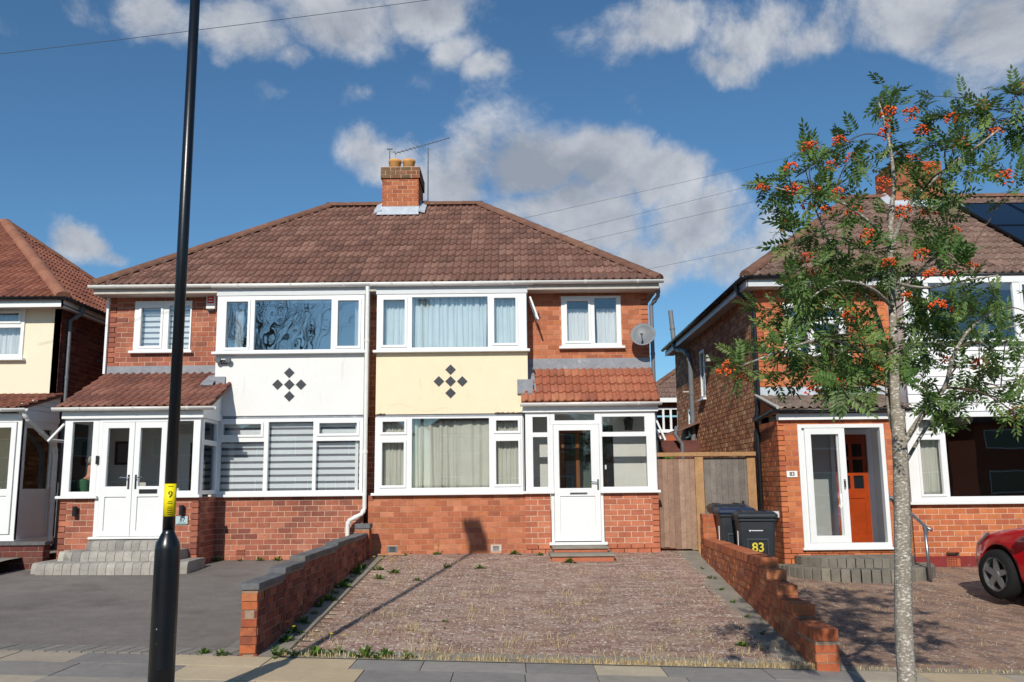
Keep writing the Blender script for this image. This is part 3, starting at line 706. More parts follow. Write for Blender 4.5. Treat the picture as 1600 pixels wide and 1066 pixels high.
# bays
for (x0, x1, m, cx, cy) in ((-4.985, -2.485, 'render_white', 452, 601), (-2.285, .26, 'render_cream', 704, 596)):
    mb = MB(); mb.b(x0, x1, 14.905, 15.5, 2.80, 3.845); mb.build('bay_panel', m, H, bevel=.006)
    mb = MB(); mb.b(x0+.01, x1-.01, 14.93, 15.5, 2.755, 2.798); mb.build('drip_strip', 'lead', H)
    mb = MB(); mb.b(x0-.01, x1+.01, 14.86, 15.5, 4.835, 4.985); mb.build('bay_fascia', 'upvc_grey', H, bevel=.004)
    mb = MB(); mb.b(x0, x0+.05, 14.94, 15.5, 3.85, 4.83); mb.b(x1-.05, x1, 14.94, 15.5, 3.85, 4.83); mb.b(x0+.06, x0+.11, 14.94, 15.5, 1.47, 2.75); mb.b(x1-.13, x1-.08, 14.94, 15.5, 1.47, 2.75); mb.build('bay_cheek', 'upvc', H)
    mb = MB(); mb.b(x0+.05, x0+.15, 14.92, 15.5, .4, 1.47); mb.b(x1-.2, x1-.1, 14.92, 15.5, .4, 1.47); mb.build('bay_return', 'brick_old', H)
    for dx, dy in ((0, 0), (-18.3, 0), (18.3, 0), (0, -18.3), (0, 18.3)):
        X, Z = U(cx+dx, cy+dy, 14.9); h = .089; mb = MB()
        mb.prism([Vector((X-h, 14.909, Z)), Vector((X, 14.909, Z-h)), Vector((X+h, 14.909, Z)), Vector((X, 14.909, Z+h))], (0, -.012, 0)); mb.build('diamond_tile', 'diamond_tile', H)
    gutter('gutter', (x0-.08, 14.80, 5.01), (x1+.10, 14.80, 5.01), H)
mb = MB()
for i, (x0, x1) in enumerate(((-2.27, -2.1), (-.3, .22))):   # broken lower edge of the cream render
    for k in range(int((x1-x0)/.03)):
        x = x0+k*.03; mb.b(x, x+.028, 14.898, 14.93, 2.80-.001, 2.80+random.uniform(.004, .024))
mb.build('crack', 'render_crack', H)
mb = MB(); zc = 2.95
pts = [Vector((-2.05+i*.06, 14.903, zc+.05*math.sin(i*.5)+random.uniform(-.012, .012)-.006*i)) for i in range(18)]
mb.tube(pts, .0035, 4); mb.build('crack', 'render_cream', H)
window(H, fB, -2.28, .25, 3.875, 4.83, PR(14.9, (599, 633, 469, 540, 1), (644, 762, 464.5, 543), (772, 806, 466, 537, 1)))
window(H, fB, -4.98, -2.49, 3.875, 4.83, PR(14.9, (354, 388, 472, 544, 1), (398, 518, 469, 547), (528, 561, 470, 541.5, 1)), gl='glass_old')
window(H, fB, -2.28, .16, 1.515, 2.75, PR(14.9, (598, 632.5, 659, 676, 1), (597, 631.5, 691.5, 759, 1), (643.7, 764.4, 654, 762), (775, 809.5, 657, 674, 1), (775, 810.5, 689, 757, 1)))
window(H, fB, -4.93, -2.48, 1.515, 2.75, PR(14.9, (349.5, 409, 663, 680, 1), (344, 412, 691, 768), (419, 489, 659.5, 767), (499.5, 558.5, 661, 678, 1), (494, 562, 689, 766)))
# opened fanlight on the side of the 85 bay
mb = MB(); f = Fr((.30, 15.02, 4.80), (0, 1, 0), Vector((.35, 0, -1)), Vector((1, 0, .35)))
mb.panel(f, 0, .42, 0, .42, [(.045, .375, .045, .375)], 0, .03); mb.build('open_fanlight', 'upvc', H)
# eaves
mb = MB(); mb.b(-7.2, 2.53, 15.15, 15.52, 4.955, 4.975); mb.build('soffit', 'soffit', H)
mb = MB(); mb.b(-7.2, 2.53, 15.135, 15.16, 4.95, 5.085); mb.b(-7.22, -7.195, 15.14, 22, 4.95, 5.085); mb.b(2.525, 2.55, 15.14, 22, 4.95, 5.085); mb.build('fascia', 'soffit', H)
mb = MB(); mb.b(-7.2, -7.07, 15.52, 22, 4.955, 4.975); mb.b(2.40, 2.53, 15.52, 22, 4.955, 4.975); mb.build('soffit', 'soffit', H)
gutter('gutter', (-7.28, 15.075, 5.085), (2.62, 15.075, 5.085), H, r=.055)
pipe('downpipe', [(-2.43, 14.80, 4.96), (-2.43, 14.82, 1.26), (-2.47, 14.80, 1.18), (-2.66, 14.72, 1.08), (-2.68, 14.72, 1.0), (-2.68, 14.72, .60)], H)
pipe('downpipe', [(2.56, 15.3, 5.0), (2.56, 15.34, 4.86), (2.46, 15.5, 4.72), (2.46, 15.5, 3.0), (2.46, 15.5, .45)], H, 'gutter_grey')
mb = MB(); mb.b(-7.12, -7.08, 15.44, 15.5, 3.6, 4.95); mb.build('corner_trim', 'upvc', H)
# roof
roof = MB(); ze, zr = 5.10, 7.58; xa, xb, ya, yb, yr, ra, rb = -7.24, 2.57, 15.13, 22.07, 18.6, -3.9, -.66
A, B_, C_, D_, E_, G_ = Vector((xa, ya, ze)), Vector((xb, ya, ze)), Vector((xb, yb, ze)), Vector((xa, yb, ze)), Vector((ra, yr, zr)), Vector((rb, yr, zr))
roof.quad([A, B_, G_, E_]); roof.quad([B_, C_, G_]); roof.quad([C_, D_, E_, G_]); roof.quad([D_, A, E_])
roof = roof.build('roof', 'tile_brown', H)
def slope(O, Uv, top): 
    Uv = Vector(Uv); V = Vector(top); return Fr(O, Uv, V, Uv.cross(V))
def hipclip(a, b, W, inside):
    n = (Vector(b)-Vector(a)).cross(W).normalized()
    if (Vector(inside)-Vector(a)).dot(n) < 0: n = -n
    return (Vector(a), n)
ff = slope(A, (1, 0, 0), (0, yr-ya, zr-ze)); mid = Vector((-2.3, 16.5, 6.1))
tiles(TI, roof, ff, xb-xa, (Vector((0, yr-ya, zr-ze))).length, [hipclip(A, E_, ff.W, mid), hipclip(B_, G_, ff.W, mid), (E_+Vector((0, .0, 0)), -ff.V)], 'tile_brown')
fl = slope(D_, (0, -1, 0), (ra-xa, 0, zr-ze)); tiles(TI, roof, fl, yb-ya, Vector((ra-xa, 0, zr-ze)).length, [hipclip(A, E_, fl.W, (-6, 18.6, 6)), hipclip(D_, E_, fl.W, (-6, 18.6, 6))], 'tile_brown')
fr_ = slope(B_, (0, 1, 0), (rb-xb, 0, zr-ze)); tiles(TI, roof, fr_, yb-ya, Vector((rb-xb, 0, zr-ze)).length, [hipclip(B_, G_, fr_.W, (1.5, 18.6, 6)), hipclip(C_, G_, fr_.W, (1.5, 18.6, 6))], 'tile_brown')
up = Vector((0, 0, .035))
ridge_line(roof, A+up, E_+up); ridge_line(roof, B_+up, G_+up); ridge_line(roof, E_+up, G_+up); ridge_line(roof, D_+up, E_+up); ridge_line(roof, C_+up, G_+up)
# chimney
cx0, cx1, cy0, cy1 = -2.70, -1.945, 18.15, 19.1
mb = MB(); mb.b(cx0, cx1, cy0, cy1, 6.6, 8.05); mb.b(cx0-.03, cx1+.03, cy0-.03, cy1+.03, 8.05, 8.30); ch = mb.build('chimney', 'mortar', H)
brickwork(BR, ch, front(cy0), cx0, cx1, 7.2, 8.05, [], 'brick_chimney'); brickwork(BR, ch, side_r(cx1), cy0, cy1, 7.0, 8.05, [], 'brick_chimney'); brickwork(BR, ch, side_l(cx0), cy0, cy1, 7.0, 8.05, [], 'brick_chimney')
brickwork(BR, ch, front(cy0-.03), cx0-.03, cx1+.03, 8.05, 8.30, [], 'brick_mossy', co=.083); brickwork(BR, ch, side_r(cx1+.03), cy0-.03, cy1+.03, 8.05, 8.30, [], 'brick_mossy', co=.083); brickwork(BR, ch, side_l(cx0-.03), cy0-.03, cy1+.03, 8.05, 8.30, [], 'brick_mossy', co=.083)
for x in (-2.50, -2.20):
    mb = MB(); mb.lathe((x, 18.6, 8.28), [(.0, 0), (.13, 0), (.125, .27), (.142, .28), (.142, .33), (.11, .34), (.10, .05), (0, .05)], 18); mb.build('chimney_pot', 'terracotta_pot', ch, True)
mb = MB(); mb.b(cx0+.05, cx1-.05, cy0+.05, cy1-.05, 8.29, 8.315); mb.build('flaunching', 'mortar_dark', ch)
mb = MB(); z0 = ze+(cy0-ya)*(zr-ze)/(yr-ya)
mb.prism([Vector((cx0-.10, cy0-.14, z0-.04)), Vector((cx1+.02, cy0-.14, z0-.04)), Vector((cx1+.02, cy0-.012, z0+.17)), Vector((cx0-.02, cy0-.012, z0+.17))], Vector((0, .03, .03)))
mb.prism([Vector((cx0-.16, cy0-.1, z0)), Vector((cx0-.004, cy0-.1, z0+.04)), Vector((cx0-.004, yr, zr+.1)), Vector((cx0-.16, yr, zr+.03))], Vector((0, -.01, .03)))
mb.prism([Vector((cx1+.004, cy0-.1, z0+.04)), Vector((cx1+.15, cy0-.1, z0)), Vector((cx1+.15, yr, zr+.03)), Vector((cx1+.004, yr, zr+.1))], Vector((0, -.01, .03)))
mb.build('flashing', 'lead_pale', ch)
# ---- porch of number 85
fP = front(14.85)
wall_part(H, 'porch_wall', fP, .185, .60, .42, 1.475, [], 'mortar_pale', BR, 'brick_new', thick=.1); wall_part(H, 'porch_wall', fP, 1.475, 2.36, .42, 1.475, [], 'mortar_pale', BR, 'brick_new', thick=.1)
wall_part(H, 'porch_wall', side_r(2.36), 14.85, 15.5, .42, 1.475, [], 'mortar_pale', BR, 'brick_new', thick=.1)
pw = PR(14.85, (832, 855, 651.6, 676), (833, 856, 683, 761), (940.7, 1007, 651, 675), (941.5, 1011, 682, 760.6))
zt = 2.80
window(H, fP, .205, .612, 1.52, zt, pw[:2], 'porch_window', 'glass_clear', proud=.02)
window(H, fP, 1.465, 2.345, 1.52, zt, pw[2:], 'porch_window', 'glass_clear', proud=.02)
tl = PR(14.85, (866.5, 929, 651.6, 663)); dg = PR(14.85, (873.6, 923.5, 676, 764))[0]
o = window(H, fP, .615, 1.462, 2.60, zt, [(tl[0][0], tl[0][1], 2.665, 2.775)], 'top_light', 'glass_clear', sill=False, proud=.02)
mb = MB(); mb.b(.612, .66, 14.83, 14.9, .70, 2.60); mb.b(1.42, 1.465, 14.83, 14.9, .70, 2.60); mb.b(.57, 1.51, 14.76, 14.92, .655, .70); mb.build('door_frame', 'upvc', H, bevel=.004)
mb = MB(); mb.panel(fP, .664, 1.416, .715, 2.595, [(dg[0], dg[1], 1.56, 2.50), (.76, 1.33, .82, 1.43)], -.04, .03); dr = mb.build('door', 'upvc', H, bevel=.004)
mb = MB(); mb.box(fP, .76, 1.33, .82, 1.43, -.03, .012); mb.build('panel', 'upvc', dr, bevel=.008)
mb = MB(); mb.box(fP, dg[0], dg[1], 1.56, 2.50, -.012, -.005); mb.build('pane', 'glass_clear', dr)
mb = MB(); mb.box(fP, 1.365, 1.395, 1.53, 1.70, .03, .042); mb.tube([fP.P(1.38, 1.65, .04), fP.P(1.38, 1.65, .075), fP.P(1.27, 1.66, .08)], .009, 8); mb.build('handle', 'chrome', dr)
mb = MB(); mb.box(fP, .92, 1.20, 1.462, 1.49, .03, .04); mb.build('letter_plate', 'chrome', dr)
mb = MB(); mb.box(fP, 1.50, 1.525, 1.86, 1.93, .02, .035); mb.build('doorbell', 'upvc_grey', H)
mb = MB(); mb.b(.16, 2.40, 14.78, 15.5, zt, 2.915); mb.build('porch_fascia', 'upvc', H, bevel=.004)
gutter('gutter', (.12, 14.69, 2.945), (2.45, 14.69, 2.945), H)
mb = MB(); s = side_r(2.36); mb.panel(s, 14.87, 15.5, 1.52, zt, [(14.95, 15.42, 1.6, 2.72)], -.06, 0); o = mb.build('porch_window', 'upvc', H)
mb = MB(); mb.box(s, 14.95, 15.42, 1.6, 2.72, -.035, -.029); mb.build('pane', 'glass_clear', o)
mb = MB(); f = Fr((2.37, 15.0, 2.70), (0, 1, 0), Vector((.42, 0, -1)), Vector((1, 0, .42))); mb.panel(f, 0, .42, 0, .4, [(.04, .38, .04, .36)], 0, .03); mb.build('open_fanlight', 'upvc', H)
pr = MB(); O = Vector((.14, 14.68, 2.955)); T = Vector((.14, 15.5, 3.61)); pr.prism([O, Vector((2.42, O.y, O.z)), Vector((2.42, T.y, T.z)), T], (0, .02, -.03)); pr.prism([Vector((2.36, 14.8, 2.92)), Vector((2.36, 15.5, 2.92)), Vector((2.36, 15.5, 3.56))], (-.03, 0, 0)); pr = pr.build('porch_roof', 'tile_terracotta', H)
f = slope(O, (1, 0, 0), T-O); tiles(TI, pr, f, 2.28, (T-O).length, [], 'tile_terracotta', tw=.2533, g=.255)
mb = MB(); mb.box(fW, .262, 2.40, 3.60, 3.79, .004, .03); mb.b(.08, .34, 14.86, 14.9, 3.12, 3.36); mb.prism([Vector((.262, 14.88, 3.10)), Vector((.40, 14.88, 3.16)), Vector((.36, 15.5, 3.68)), Vector((.262, 15.5, 3.70))], (0, 0, .02)); mb.build('flashing', 'lead', H)
mb = MB(); mb.b(.57, 1.52, 13.98, 14.85, .35, .535, 0, 1); mb.b(.55, 1.54, 13.95, 14.85, .535, .566); mb.b(.62, 1.47, 14.42, 14.85, .566, .618, 0, 1); mb.b(.60, 1.49, 14.39, 14.85, .618, .65); mb.build('door_step', ['concrete', 'brick_new'], H, bevel=.006)
mb = MB(); mb.b(.2, 2.35, 14.85, 15.5, .5, .66); mb.build('porch_floor', 'concrete', H)
# inner front door of 85 (dark leaded glass in a timber frame)
mb = MB(); mb.panel(front(15.56), .80, 1.42, .70, 2.62, [(.88, 1.08, 1.55, 2.5), (1.14, 1.34, 1.55, 2.5)], -.04, .0); o = mb.build('inner_door', 'wood_brown', H)
mb = MB(); mb.box(front(15.56), .88, 1.08, 1.55, 2.5, -.03, -.02); mb.box(front(15.56), 1.14, 1.34, 1.55, 2.5, -.03, -.02); mb.build('pane', 'door_glass_dark', o)
mb = MB(); mb.box(fW, 1.46, 1.72, .7, 2.62, .004, .012); mb.build('side_light', 'door_glass_dark', H)
# ---- porch of number 87
fQ = front(14.05)
wall_part(H, 'porch_wall', fQ, -7.0, -6.47, .36, 1.485, [], 'mortar', BR, 'brick_red', thick=.1); wall_part(H, 'porch_wall', fQ, -5.32, -4.87, .36, 1.485, [], 'mortar', BR, 'brick_red', thick=.1)
wall_part(H, 'porch_wall', side_r(-4.87), 14.05, 14.9, .36, 1.485, [], 'mortar', BR, 'brick_red', thick=.1)
wall_part(H, 'porch_wall', side_l(-7.0), 14.05, 15.5, .36, 1.485, [], 'mortar', BR, 'brick_red', thick=.1)
pl = PR(14.05, (121, 149, 656.6, 771.7))[0]; prr = PR(14.05, (272, 303, 654.6, 769))[0]
window(H, fQ, -7.0, -6.465, 1.525, 2.71, [(-6.88, -6.56, 1.585, 2.665)], 'porch_window', 'glass_clear', proud=.02)
window(H, fQ, -5.325, -4.88, 1.525, 2.71, [(-5.27, -4.99, 1.585, 2.665)], 'porch_window', 'glass_clear', proud=.02)
window(H, side_r(-4.87), 14.08, 14.88, 1.525, 2.71, [(14.2, 14.8, 2.38, 2.66), (14.2, 14.8, 1.59, 2.30)], 'porch_window', 'glass_clear', proud=.0, sill=False)
window(H, side_l(-7.0), 14.08, 15.48, 1.525, 2.71, [(14.2, 14.78, 1.59, 2.66), (14.86, 15.40, 1.59, 2.66)], 'porch_window', 'glass_clear', proud=.0, sill=False)
mb = MB(); f = Fr((-7.03, 14.15, 2.68), (0, 1, 0), Vector((-.9, 0, -1)), Vector((-1, 0, .9))); mb.panel(f, 0, .6, 0, .42, [(.045, .555, .045, .375)], 0, .03); mb.build('open_fanlight', 'upvc', H)
mb = MB(); mb.box(fQ, -6.462, -6.40, .9, 2.71, -.05, .025); mb.box(fQ, -5.39, -5.328, .9, 2.71, -.05, .025); mb.box(fQ, -6.40, -5.39, 2.655, 2.71, -.05, .025); mb.box(fQ, -6.52, -5.29, .865, .9, -.08, .06); mb.build('door_frame', 'upvc', H, bevel=.004)
for (a, b, ha) in ((-6.396, -5.899, -5.95), (-5.893, -5.394, -5.84)):
    mb = MB(); mb.panel(fQ, a, b, .905, 2.65, [(a+.085, b-.085, 1.66, 2.56), (a+.085, b-.085, .99, 1.50)], -.035, .035); dr = mb.build('door', 'upvc', H, bevel=.005)
    mb = MB(); mb.box(fQ, a+.085, b-.085, .99, 1.50, -.03, .015); mb.build('panel', 'upvc', dr, bevel=.01)
    mb = MB(); mb.box(fQ, a+.08, b-.08, 1.655, 2.565, -.005, .002); mb.build('pane', 'glass_clear', dr)
    s = -1 if ha < -5.9 else 1
    mb = MB(); mb.box(fQ, ha-.014, ha+.014, 1.62, 1.84, .035, .045); mb.tube([fQ.P(ha, 1.79, .04), fQ.P(ha, 1.79, .085), fQ.P(ha+s*.12, 1.80, .09)], .009, 8); mb.build('handle', 'chrome', dr)
mb = MB(); mb.box(fQ, -5.78, -5.50, 1.55, 1.615, .035, .045); mb.build('letter_plate', 'chrome', dr)
mb = MB(); mb.b(-7.04, -4.83, 13.98, 15.5, 2.71, 2.825); mb.build('porch_fascia', 'upvc', H, bevel=.004)
gutter('gutter', (-7.14, 13.885, 2.875), (-4.62, 13.885, 2.875), H)
pq = MB(); O = Vector((-7.08, 13.88, 2.88)); T = Vector((-7.08, 15.5, 3.60)); pq.prism([O, Vector((-4.70, O.y, O.z)), Vector((-4.70, T.y, T.z)), T], (0, .02, -.03)); pq = pq.build('porch_roof', 'tile_porch', H)
for x in (-4.87, -7.0): mb = MB(); mb.prism([Vector((x, 13.98, 2.826)), Vector((x, 15.5, 2.826)), Vector((x, 15.5, 3.52)), Vector((x, 13.98, 2.86))], (.02, 0, 0)); mb.build('gable_panel', 'upvc', H)
f = slope(O, (1, 0, 0), T-O); tiles(TI, pq, f, 2.38, (T-O).length, [], 'tile_porch', tw=.2644, g=.295)
mb = MB(); mb.box(fW, -7.06, -4.99, 3.58, 3.735, .004, .03); mb.prism([Vector((-5.16, 14.72, 3.30)), Vector((-4.96, 14.72, 3.30)), Vector((-4.96, 15.1, 3.50)), Vector((-5.16, 15.1, 3.47))], (0, .03, .04)); mb.b(-5.0, -4.80, 14.86, 14.9, 3.26, 3.46); mb.build('flashing', 'lead', H)
mb = MB(); mb.b(-6.98, -4.9, 14.06, 15.5, .5, .88); mb.build('porch_floor', 'concrete', H)
mb = MB(); mb.panel(front(15.52), -5.75, -4.98, .9, 2.55, [(-5.55, -5.2, 1.1, 2.4)], -.04, .035); o = mb.build('inner_door', 'door_white', H)
mb = MB(); mb.box(front(15.52), -5.55, -5.2, 1.1, 2.4, 0, .01); mb.build('pane', 'door_glass_dark', o)
# steps of 87
st = thing('entrance_steps', 'three grey block steps up to the white double porch doors', 'steps', (-5.87, 13.6, .42))
for (x0, x1, y0, z0, z1) in ((-6.98, -4.72, 13.18, .33, .575), (-6.74, -4.98, 13.46, .5, .715), (-6.46, -5.26, 13.74, .65, .85)):
    n = max(4, round((x1-x0)/.125)); w = (x1-x0)/n
    for i in range(n):
        a, b = x0+i*w+.003, x0+(i+1)*w-.003; dz = 0; mb = MB(); zb = z0
        dy = .10*max(0, 1-i)**2+.10*max(0, 2-n+i)**2 if True else 0
        prof = [(14.04, zb), (y0+dy-.01, zb), (y0+dy, z1-.075), (y0+dy+.012, z1-.035), (y0+dy+.04, z1-.010), (y0+dy+.08, z1+random.uniform(-.002, .002)), (14.04, z1)]
        mb.prism([Vector((a, y, z)) for y, z in prof], (b-a, 0, 0)); mb.build('block', 'step_block', st)
BR.flush('brickwork'); TI.flush('tiling')
def local(o, parent): o.parent = parent; return o
def copy_tree(o, parent=None):
    c = o.copy(); COL.objects.link(c); c.parent = parent
    for ch in list(o.children): copy_tree(ch, c)
    return c

# ================================================================== number 83
K = thing('semi_detached_house', 'brick semi with white clad bay, open sliding porch door and solar panels', 'house', (6.5, 15.5, .25))
BR, TI = Pieces('brick'), Pieces('tile')
wall_part(K, 'wall', fW, 4.30, 6.75, 3.0, 5.0, [(4.77, 5.86, 3.82, 4.74)], 'mortar_red', BR, 'brick_orange')
wall_part(K, 'inner_wall', fW, 4.30, 6.65, .2, 3.0, [(5.5, 6.06, .45, 2.42)], 'plaster')
sd = side_l(4.30)
wall_part(K, 'wall', sd, 15.5, 23.4, -.3, 5.0, [(19.85, 20.35, 3.5, 4.6), (21.6, 21.95, 2.75, 3.4)], 'mortar_dark', BR, 'brick_brown', j=.012)
window(K, sd, 19.85, 20.35, 3.5, 4.6, [(19.92, 20.28, 3.57, 4.53)], proud=.01); window(K, sd, 21.6, 21.95, 2.75, 3.4, [(21.66, 21.89, 2.8, 3.34)], proud=.01)
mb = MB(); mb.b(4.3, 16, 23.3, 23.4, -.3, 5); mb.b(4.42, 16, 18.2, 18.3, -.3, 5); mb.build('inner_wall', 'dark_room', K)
mb = MB(); mb.b(4.42, 16, 15.0, 23.3, .2, .3); mb.b(4.42, 16, 15.5, 23.3, 2.75, 2.95); mb.b(4.42, 16, 15.4, 23.3, 5.0, 5.05); mb.b(6.66, 10.2, 14.95, 15.5, 2.74, 2.8); mb.build('floor', 'carpet', K)
wall_part(K, 'wall', fW, 9.9, 16, .2, 5.0, [], 'mortar_red', BR, 'brick_orange')
window(K, fW, 4.77, 5.86, 3.82, 4.74, PR(15.5, (1230, 1262, 507, 552), (1272, 1311, 507, 552), (1230, 1311, 482, 497, 1)))
# bay
wall_part(K, 'wall', fB, 6.50, 9.85, .38, 1.235, [(7.0, 7.22, .40, .50)], 'mortar_pale', BR, 'brick_orange', bl=.225)
mb = MB(); mb.panel(fB, 6.49, 9.86, .1, .41, [(7.0, 7.22, .25, .38)], -.1, .012); mb.build('plinth', 'brick_plinth', K) if 'brick_plinth' in MATS else mb.build('plinth', mat('brick_plinth', '7c2f2e', .8, noise=((6, .15), (50, .1)), stain=(7, .66, 'b39a90', .5)), K)
mb = MB(); mb.panel(fB, 7.0, 7.22, .25, .38, [(7.0+.02+.04*i, 7.045+.04*i, .26+.03*j, .275+.03*j) for i in range(4) for j in range(4)], -.04, .005); mb.build('air_brick', 'brick_orange', K)
mb = MB(); mb.b(6.52, 6.58, 14.95, 15.5, .2, 2.74); mb.b(6.62, 6.68, 14.95, 15.5, 3.93, 4.93); mb.b(9.8, 9.86, 14.95, 15.5, .2, 4.93); mb.build('bay_cheek', 'upvc', K)
mb = MB(); mb.b(6.62, 9.86, 14.94, 15.5, 2.74, 3.93); mb.build('bay_panel', 'upvc_grey', K)
n = 8
for i in range(n):
    z0 = 2.76+i*(1.165/n); z1 = z0+1.165/n; mb = MB(); mb.prism([Vector((6.60, 14.905, z0)), Vector((6.60, 14.935, z0)), Vector((6.60, 14.935, z1)), Vector((6.60, 14.925, z1))], (3.26, 0, 0)); mb.build('cladding_board', 'cladding', K)
window(K, fB, 6.62, 9.85, 3.95, 4.93, PR(14.9, (1418, 1441, 445, 526, 1), (1452, 1584, 442, 530), (1598, 1640, 445, 526, 1)))
window(K, fB, 6.50, 9.85, 1.28, 2.74, [(6.70, 7.02, 2.42, 2.62, 1), (6.70, 7.04, 1.40, 2.29, 1), (7.14, 9.2, 1.36, 2.66), (9.32, 9.72, 1.4, 2.6, 1)], gl='glass')
mb = MB(); mb.b(6.6, 9.9, 14.86, 15.5, 4.935, 5.04); mb.build('bay_fascia', 'upvc', K)
# porch
fJ = front(14.4)
wall_part(K, 'porch_wall', fJ, 4.24, 6.25, .12, 2.60, [(4.55, 5.93, .60, 2.53)], 'mortar_red', BR, 'brick_orange', thick=.1, co=.08)
wall_part(K, 'porch_wall', side_l(4.24), 14.4, 15.5, .12, 2.60, [], 'mortar_dark', BR, 'brick_garden_orange', thick=.1, co=.08)
wall_part(K, 'porch_wall', side_r(6.25), 14.4, 14.9, .12, 2.60, [], 'mortar_red', BR, 'brick_orange', thick=.1, co=.08)
mb = MB(); mb.panel(fJ, 4.55, 5.93, .60, 2.53, [(4.615, 5.865, .67, 2.47)], -.09, .02); mb.box(fJ, 4.52, 5.96, .565, .60, -.09, .06); pf = mb.build('sliding_door_frame', 'upvc', K, bevel=.004)
mb = MB(); mb.panel(fJ, 4.66, 5.30, .672, 2.468, [(4.76, 5.20, .78, 2.37)], -.02, .012); o = mb.build('sliding_door', 'upvc', K, bevel=.004)
mb = MB(); mb.box(fJ, 4.755, 5.205, .775, 2.375, -.008, -.003); mb.build('pane', 'glass', o)
mb = MB(); mb.box(fJ, 5.235, 5.265, 1.50, 1.66, .012, .02); mb.tube([fJ.P(5.25, 1.51, .02), fJ.P(5.25, 1.53, .05), fJ.P(5.25, 1.63, .05), fJ.P(5.25, 1.65, .02)], .008, 8); mb.build('handle', 'chrome', o)
mb = MB(); mb.panel(fJ, 4.62, 5.26, .672, 2.468, [(4.70, 5.18, .78, 2.37)], -.075, -.035); o = mb.build('sliding_door', 'upvc', K, bevel=.004)
mb = MB(); mb.box(fJ, 4.695, 5.185, .775, 2.375, -.06, -.055); mb.build('pane', 'glass_clear', o)
mb = MB(); mb.b(4.3, 6.2, 14.4, 15.5, .2, .58); mb.build('porch_floor', 'concrete', K)
mb = MB(); mb.box(fW, 5.43, 5.50, .58, 2.42, 0, .05); mb.box(fW, 6.06, 6.14, .58, 2.42, 0, .05); mb.box(fW, 5.43, 6.14, 2.42, 2.5, 0, .05); mb.build('inner_door_frame', 'door_white', K)
mb = MB(); hs = [(5.81, 5.98, z, z+.22) for z in (1.50, 1.77, 2.04)]; mb.panel(fW, 5.50, 6.06, .58, 2.42, hs+[(5.58, 5.75, z, z+.22) for z in (1.50, 1.77, 2.04)]+[(5.58, 5.98, .72, 1.34)], -.03, .01); o = mb.build('front_door', 'wood_orange', K)
mb = MB(); mb.box(fW, 5.54, 6.02, 1.46, 2.3, -.02, -.012); mb.build('pane', 'door_glass_dark', o)
mb = MB(); mb.box(fW, 5.58, 5.98, .72, 1.34, -.02, -.004); mb.build('panel', 'wood_orange', o)
mb = MB(); mb.b(4.24, 6.27, 14.31, 14.45, 2.60, 2.70); mb.build('porch_fascia', 'upvc', K)
gutter('gutter', (4.12, 14.21, 2.755), (6.33, 14.21, 2.755), K, 'gutter_black', r=.045)
O = Vector((4.22, 14.2, 2.77)); T = Vector((4.22, 15.5, 3.09)); pk = MB(); pk.prism([O, Vector((6.33, O.y, O.z)), Vector((6.33, T.y, T.z)), T], (0, .02, -.03)); pk = pk.build('porch_roof', 'tile_grey', K)
tiles(TI, pk, slope(O, (1, 0, 0), T-O), 2.11, (T-O).length, [], 'tile_grey', tw=.2638, g=.335)
mb = MB(); mb.prism([Vector((4.25, 14.3, 2.705)), Vector((4.25, 15.5, 2.705)), Vector((4.25, 15.5, 3.05))], (.03, 0, 0)); mb.build('gable_panel', 'brick_orange', K)
mb = MB(); mb.box(fW, 4.26, 6.6, 3.09, 3.25, .004, .03); mb.build('flashing', 'lead_pale', K)
mb = MB(); mb.tube([Vector((4.20, 14.19, 2.79)), Vector((4.20, 15.46, 3.11))], .028, 6); mb.build('verge', 'soffit', K)
# roof
A, B_, C_, D_, E_, G_ = [Vector(p) for p in ((4.05, 15.14, 5.15), (16.4, 15.14, 5.15), (16.4, 23.66, 5.15), (4.05, 23.66, 5.15), (7.65, 19.4, 7.89), (12.8, 19.4, 7.89))]
rk = MB(); rk.quad([A, B_, G_, E_]); rk.quad([B_, C_, G_]); rk.quad([C_, D_, E_, G_]); rk.quad([D_, A, E_]); rk = rk.build('roof', 'tile_grey', K)
f = slope(A, (1, 0, 0), (0, 4.26, 2.74)); tiles(TI, rk, f, 7.4, Vector((0, 4.26, 2.74)).length, [hipclip(A, E_, f.W, (9, 17, 6.3)), (E_, -f.V)], mat('tile_right', ['7d6459', '6f584f', '8a7064', '786055'], .9, noise=((3, .16), (30, .18)), fleck=(24, .63, 'b5aa9c'), bump=(90, .5, .005)) and 'tile_right', tw=.30, g=.345)
ridge_line(rk, A+up, E_+up, 'ridge', r=.12); ridge_line(rk, E_+up, G_+up, 'ridge', r=.12)
mb = MB(); mb.b(4.08, 16.3, 15.17, 15.52, 4.98, 5.0); mb.b(4.08, 4.3, 15.52, 23.6, 4.98, 5.0); mb.build('soffit', 'soffit', K)
mb = MB(); mb.b(4.08, 16.3, 15.15, 15.175, 4.97, 5.10); mb.b(4.07, 4.095, 15.15, 23.6, 4.97, 5.10); mb.build('fascia', 'upvc_grey', K)
gutter('gutter', (4.0, 15.09, 5.14), (16.4, 15.09, 5.14), K, 'gutter_black', r=.05); gutter('gutter', (4.01, 15.05, 5.14), (4.01, 23.6, 5.14), K, 'gutter_black', r=.05, out=(-1, 0, 0))
pipe('downpipe', [(4.01, 15.62, 5.1), (4.03, 15.62, 4.95), (4.24, 15.42, 4.75), (4.24, 15.42, 3.0), (4.19, 15.42, 2.7), (4.18, 15.38, 2.0), (4.18, 15.38, .3)], K, 'gutter_black', r=.036)
pipe('rain_arm', [(4.14, 14.25, 2.74), (4.14, 15.3, 2.66), (4.18, 15.40, 2.55)], K, 'gutter_black', r=.03, collars=False)
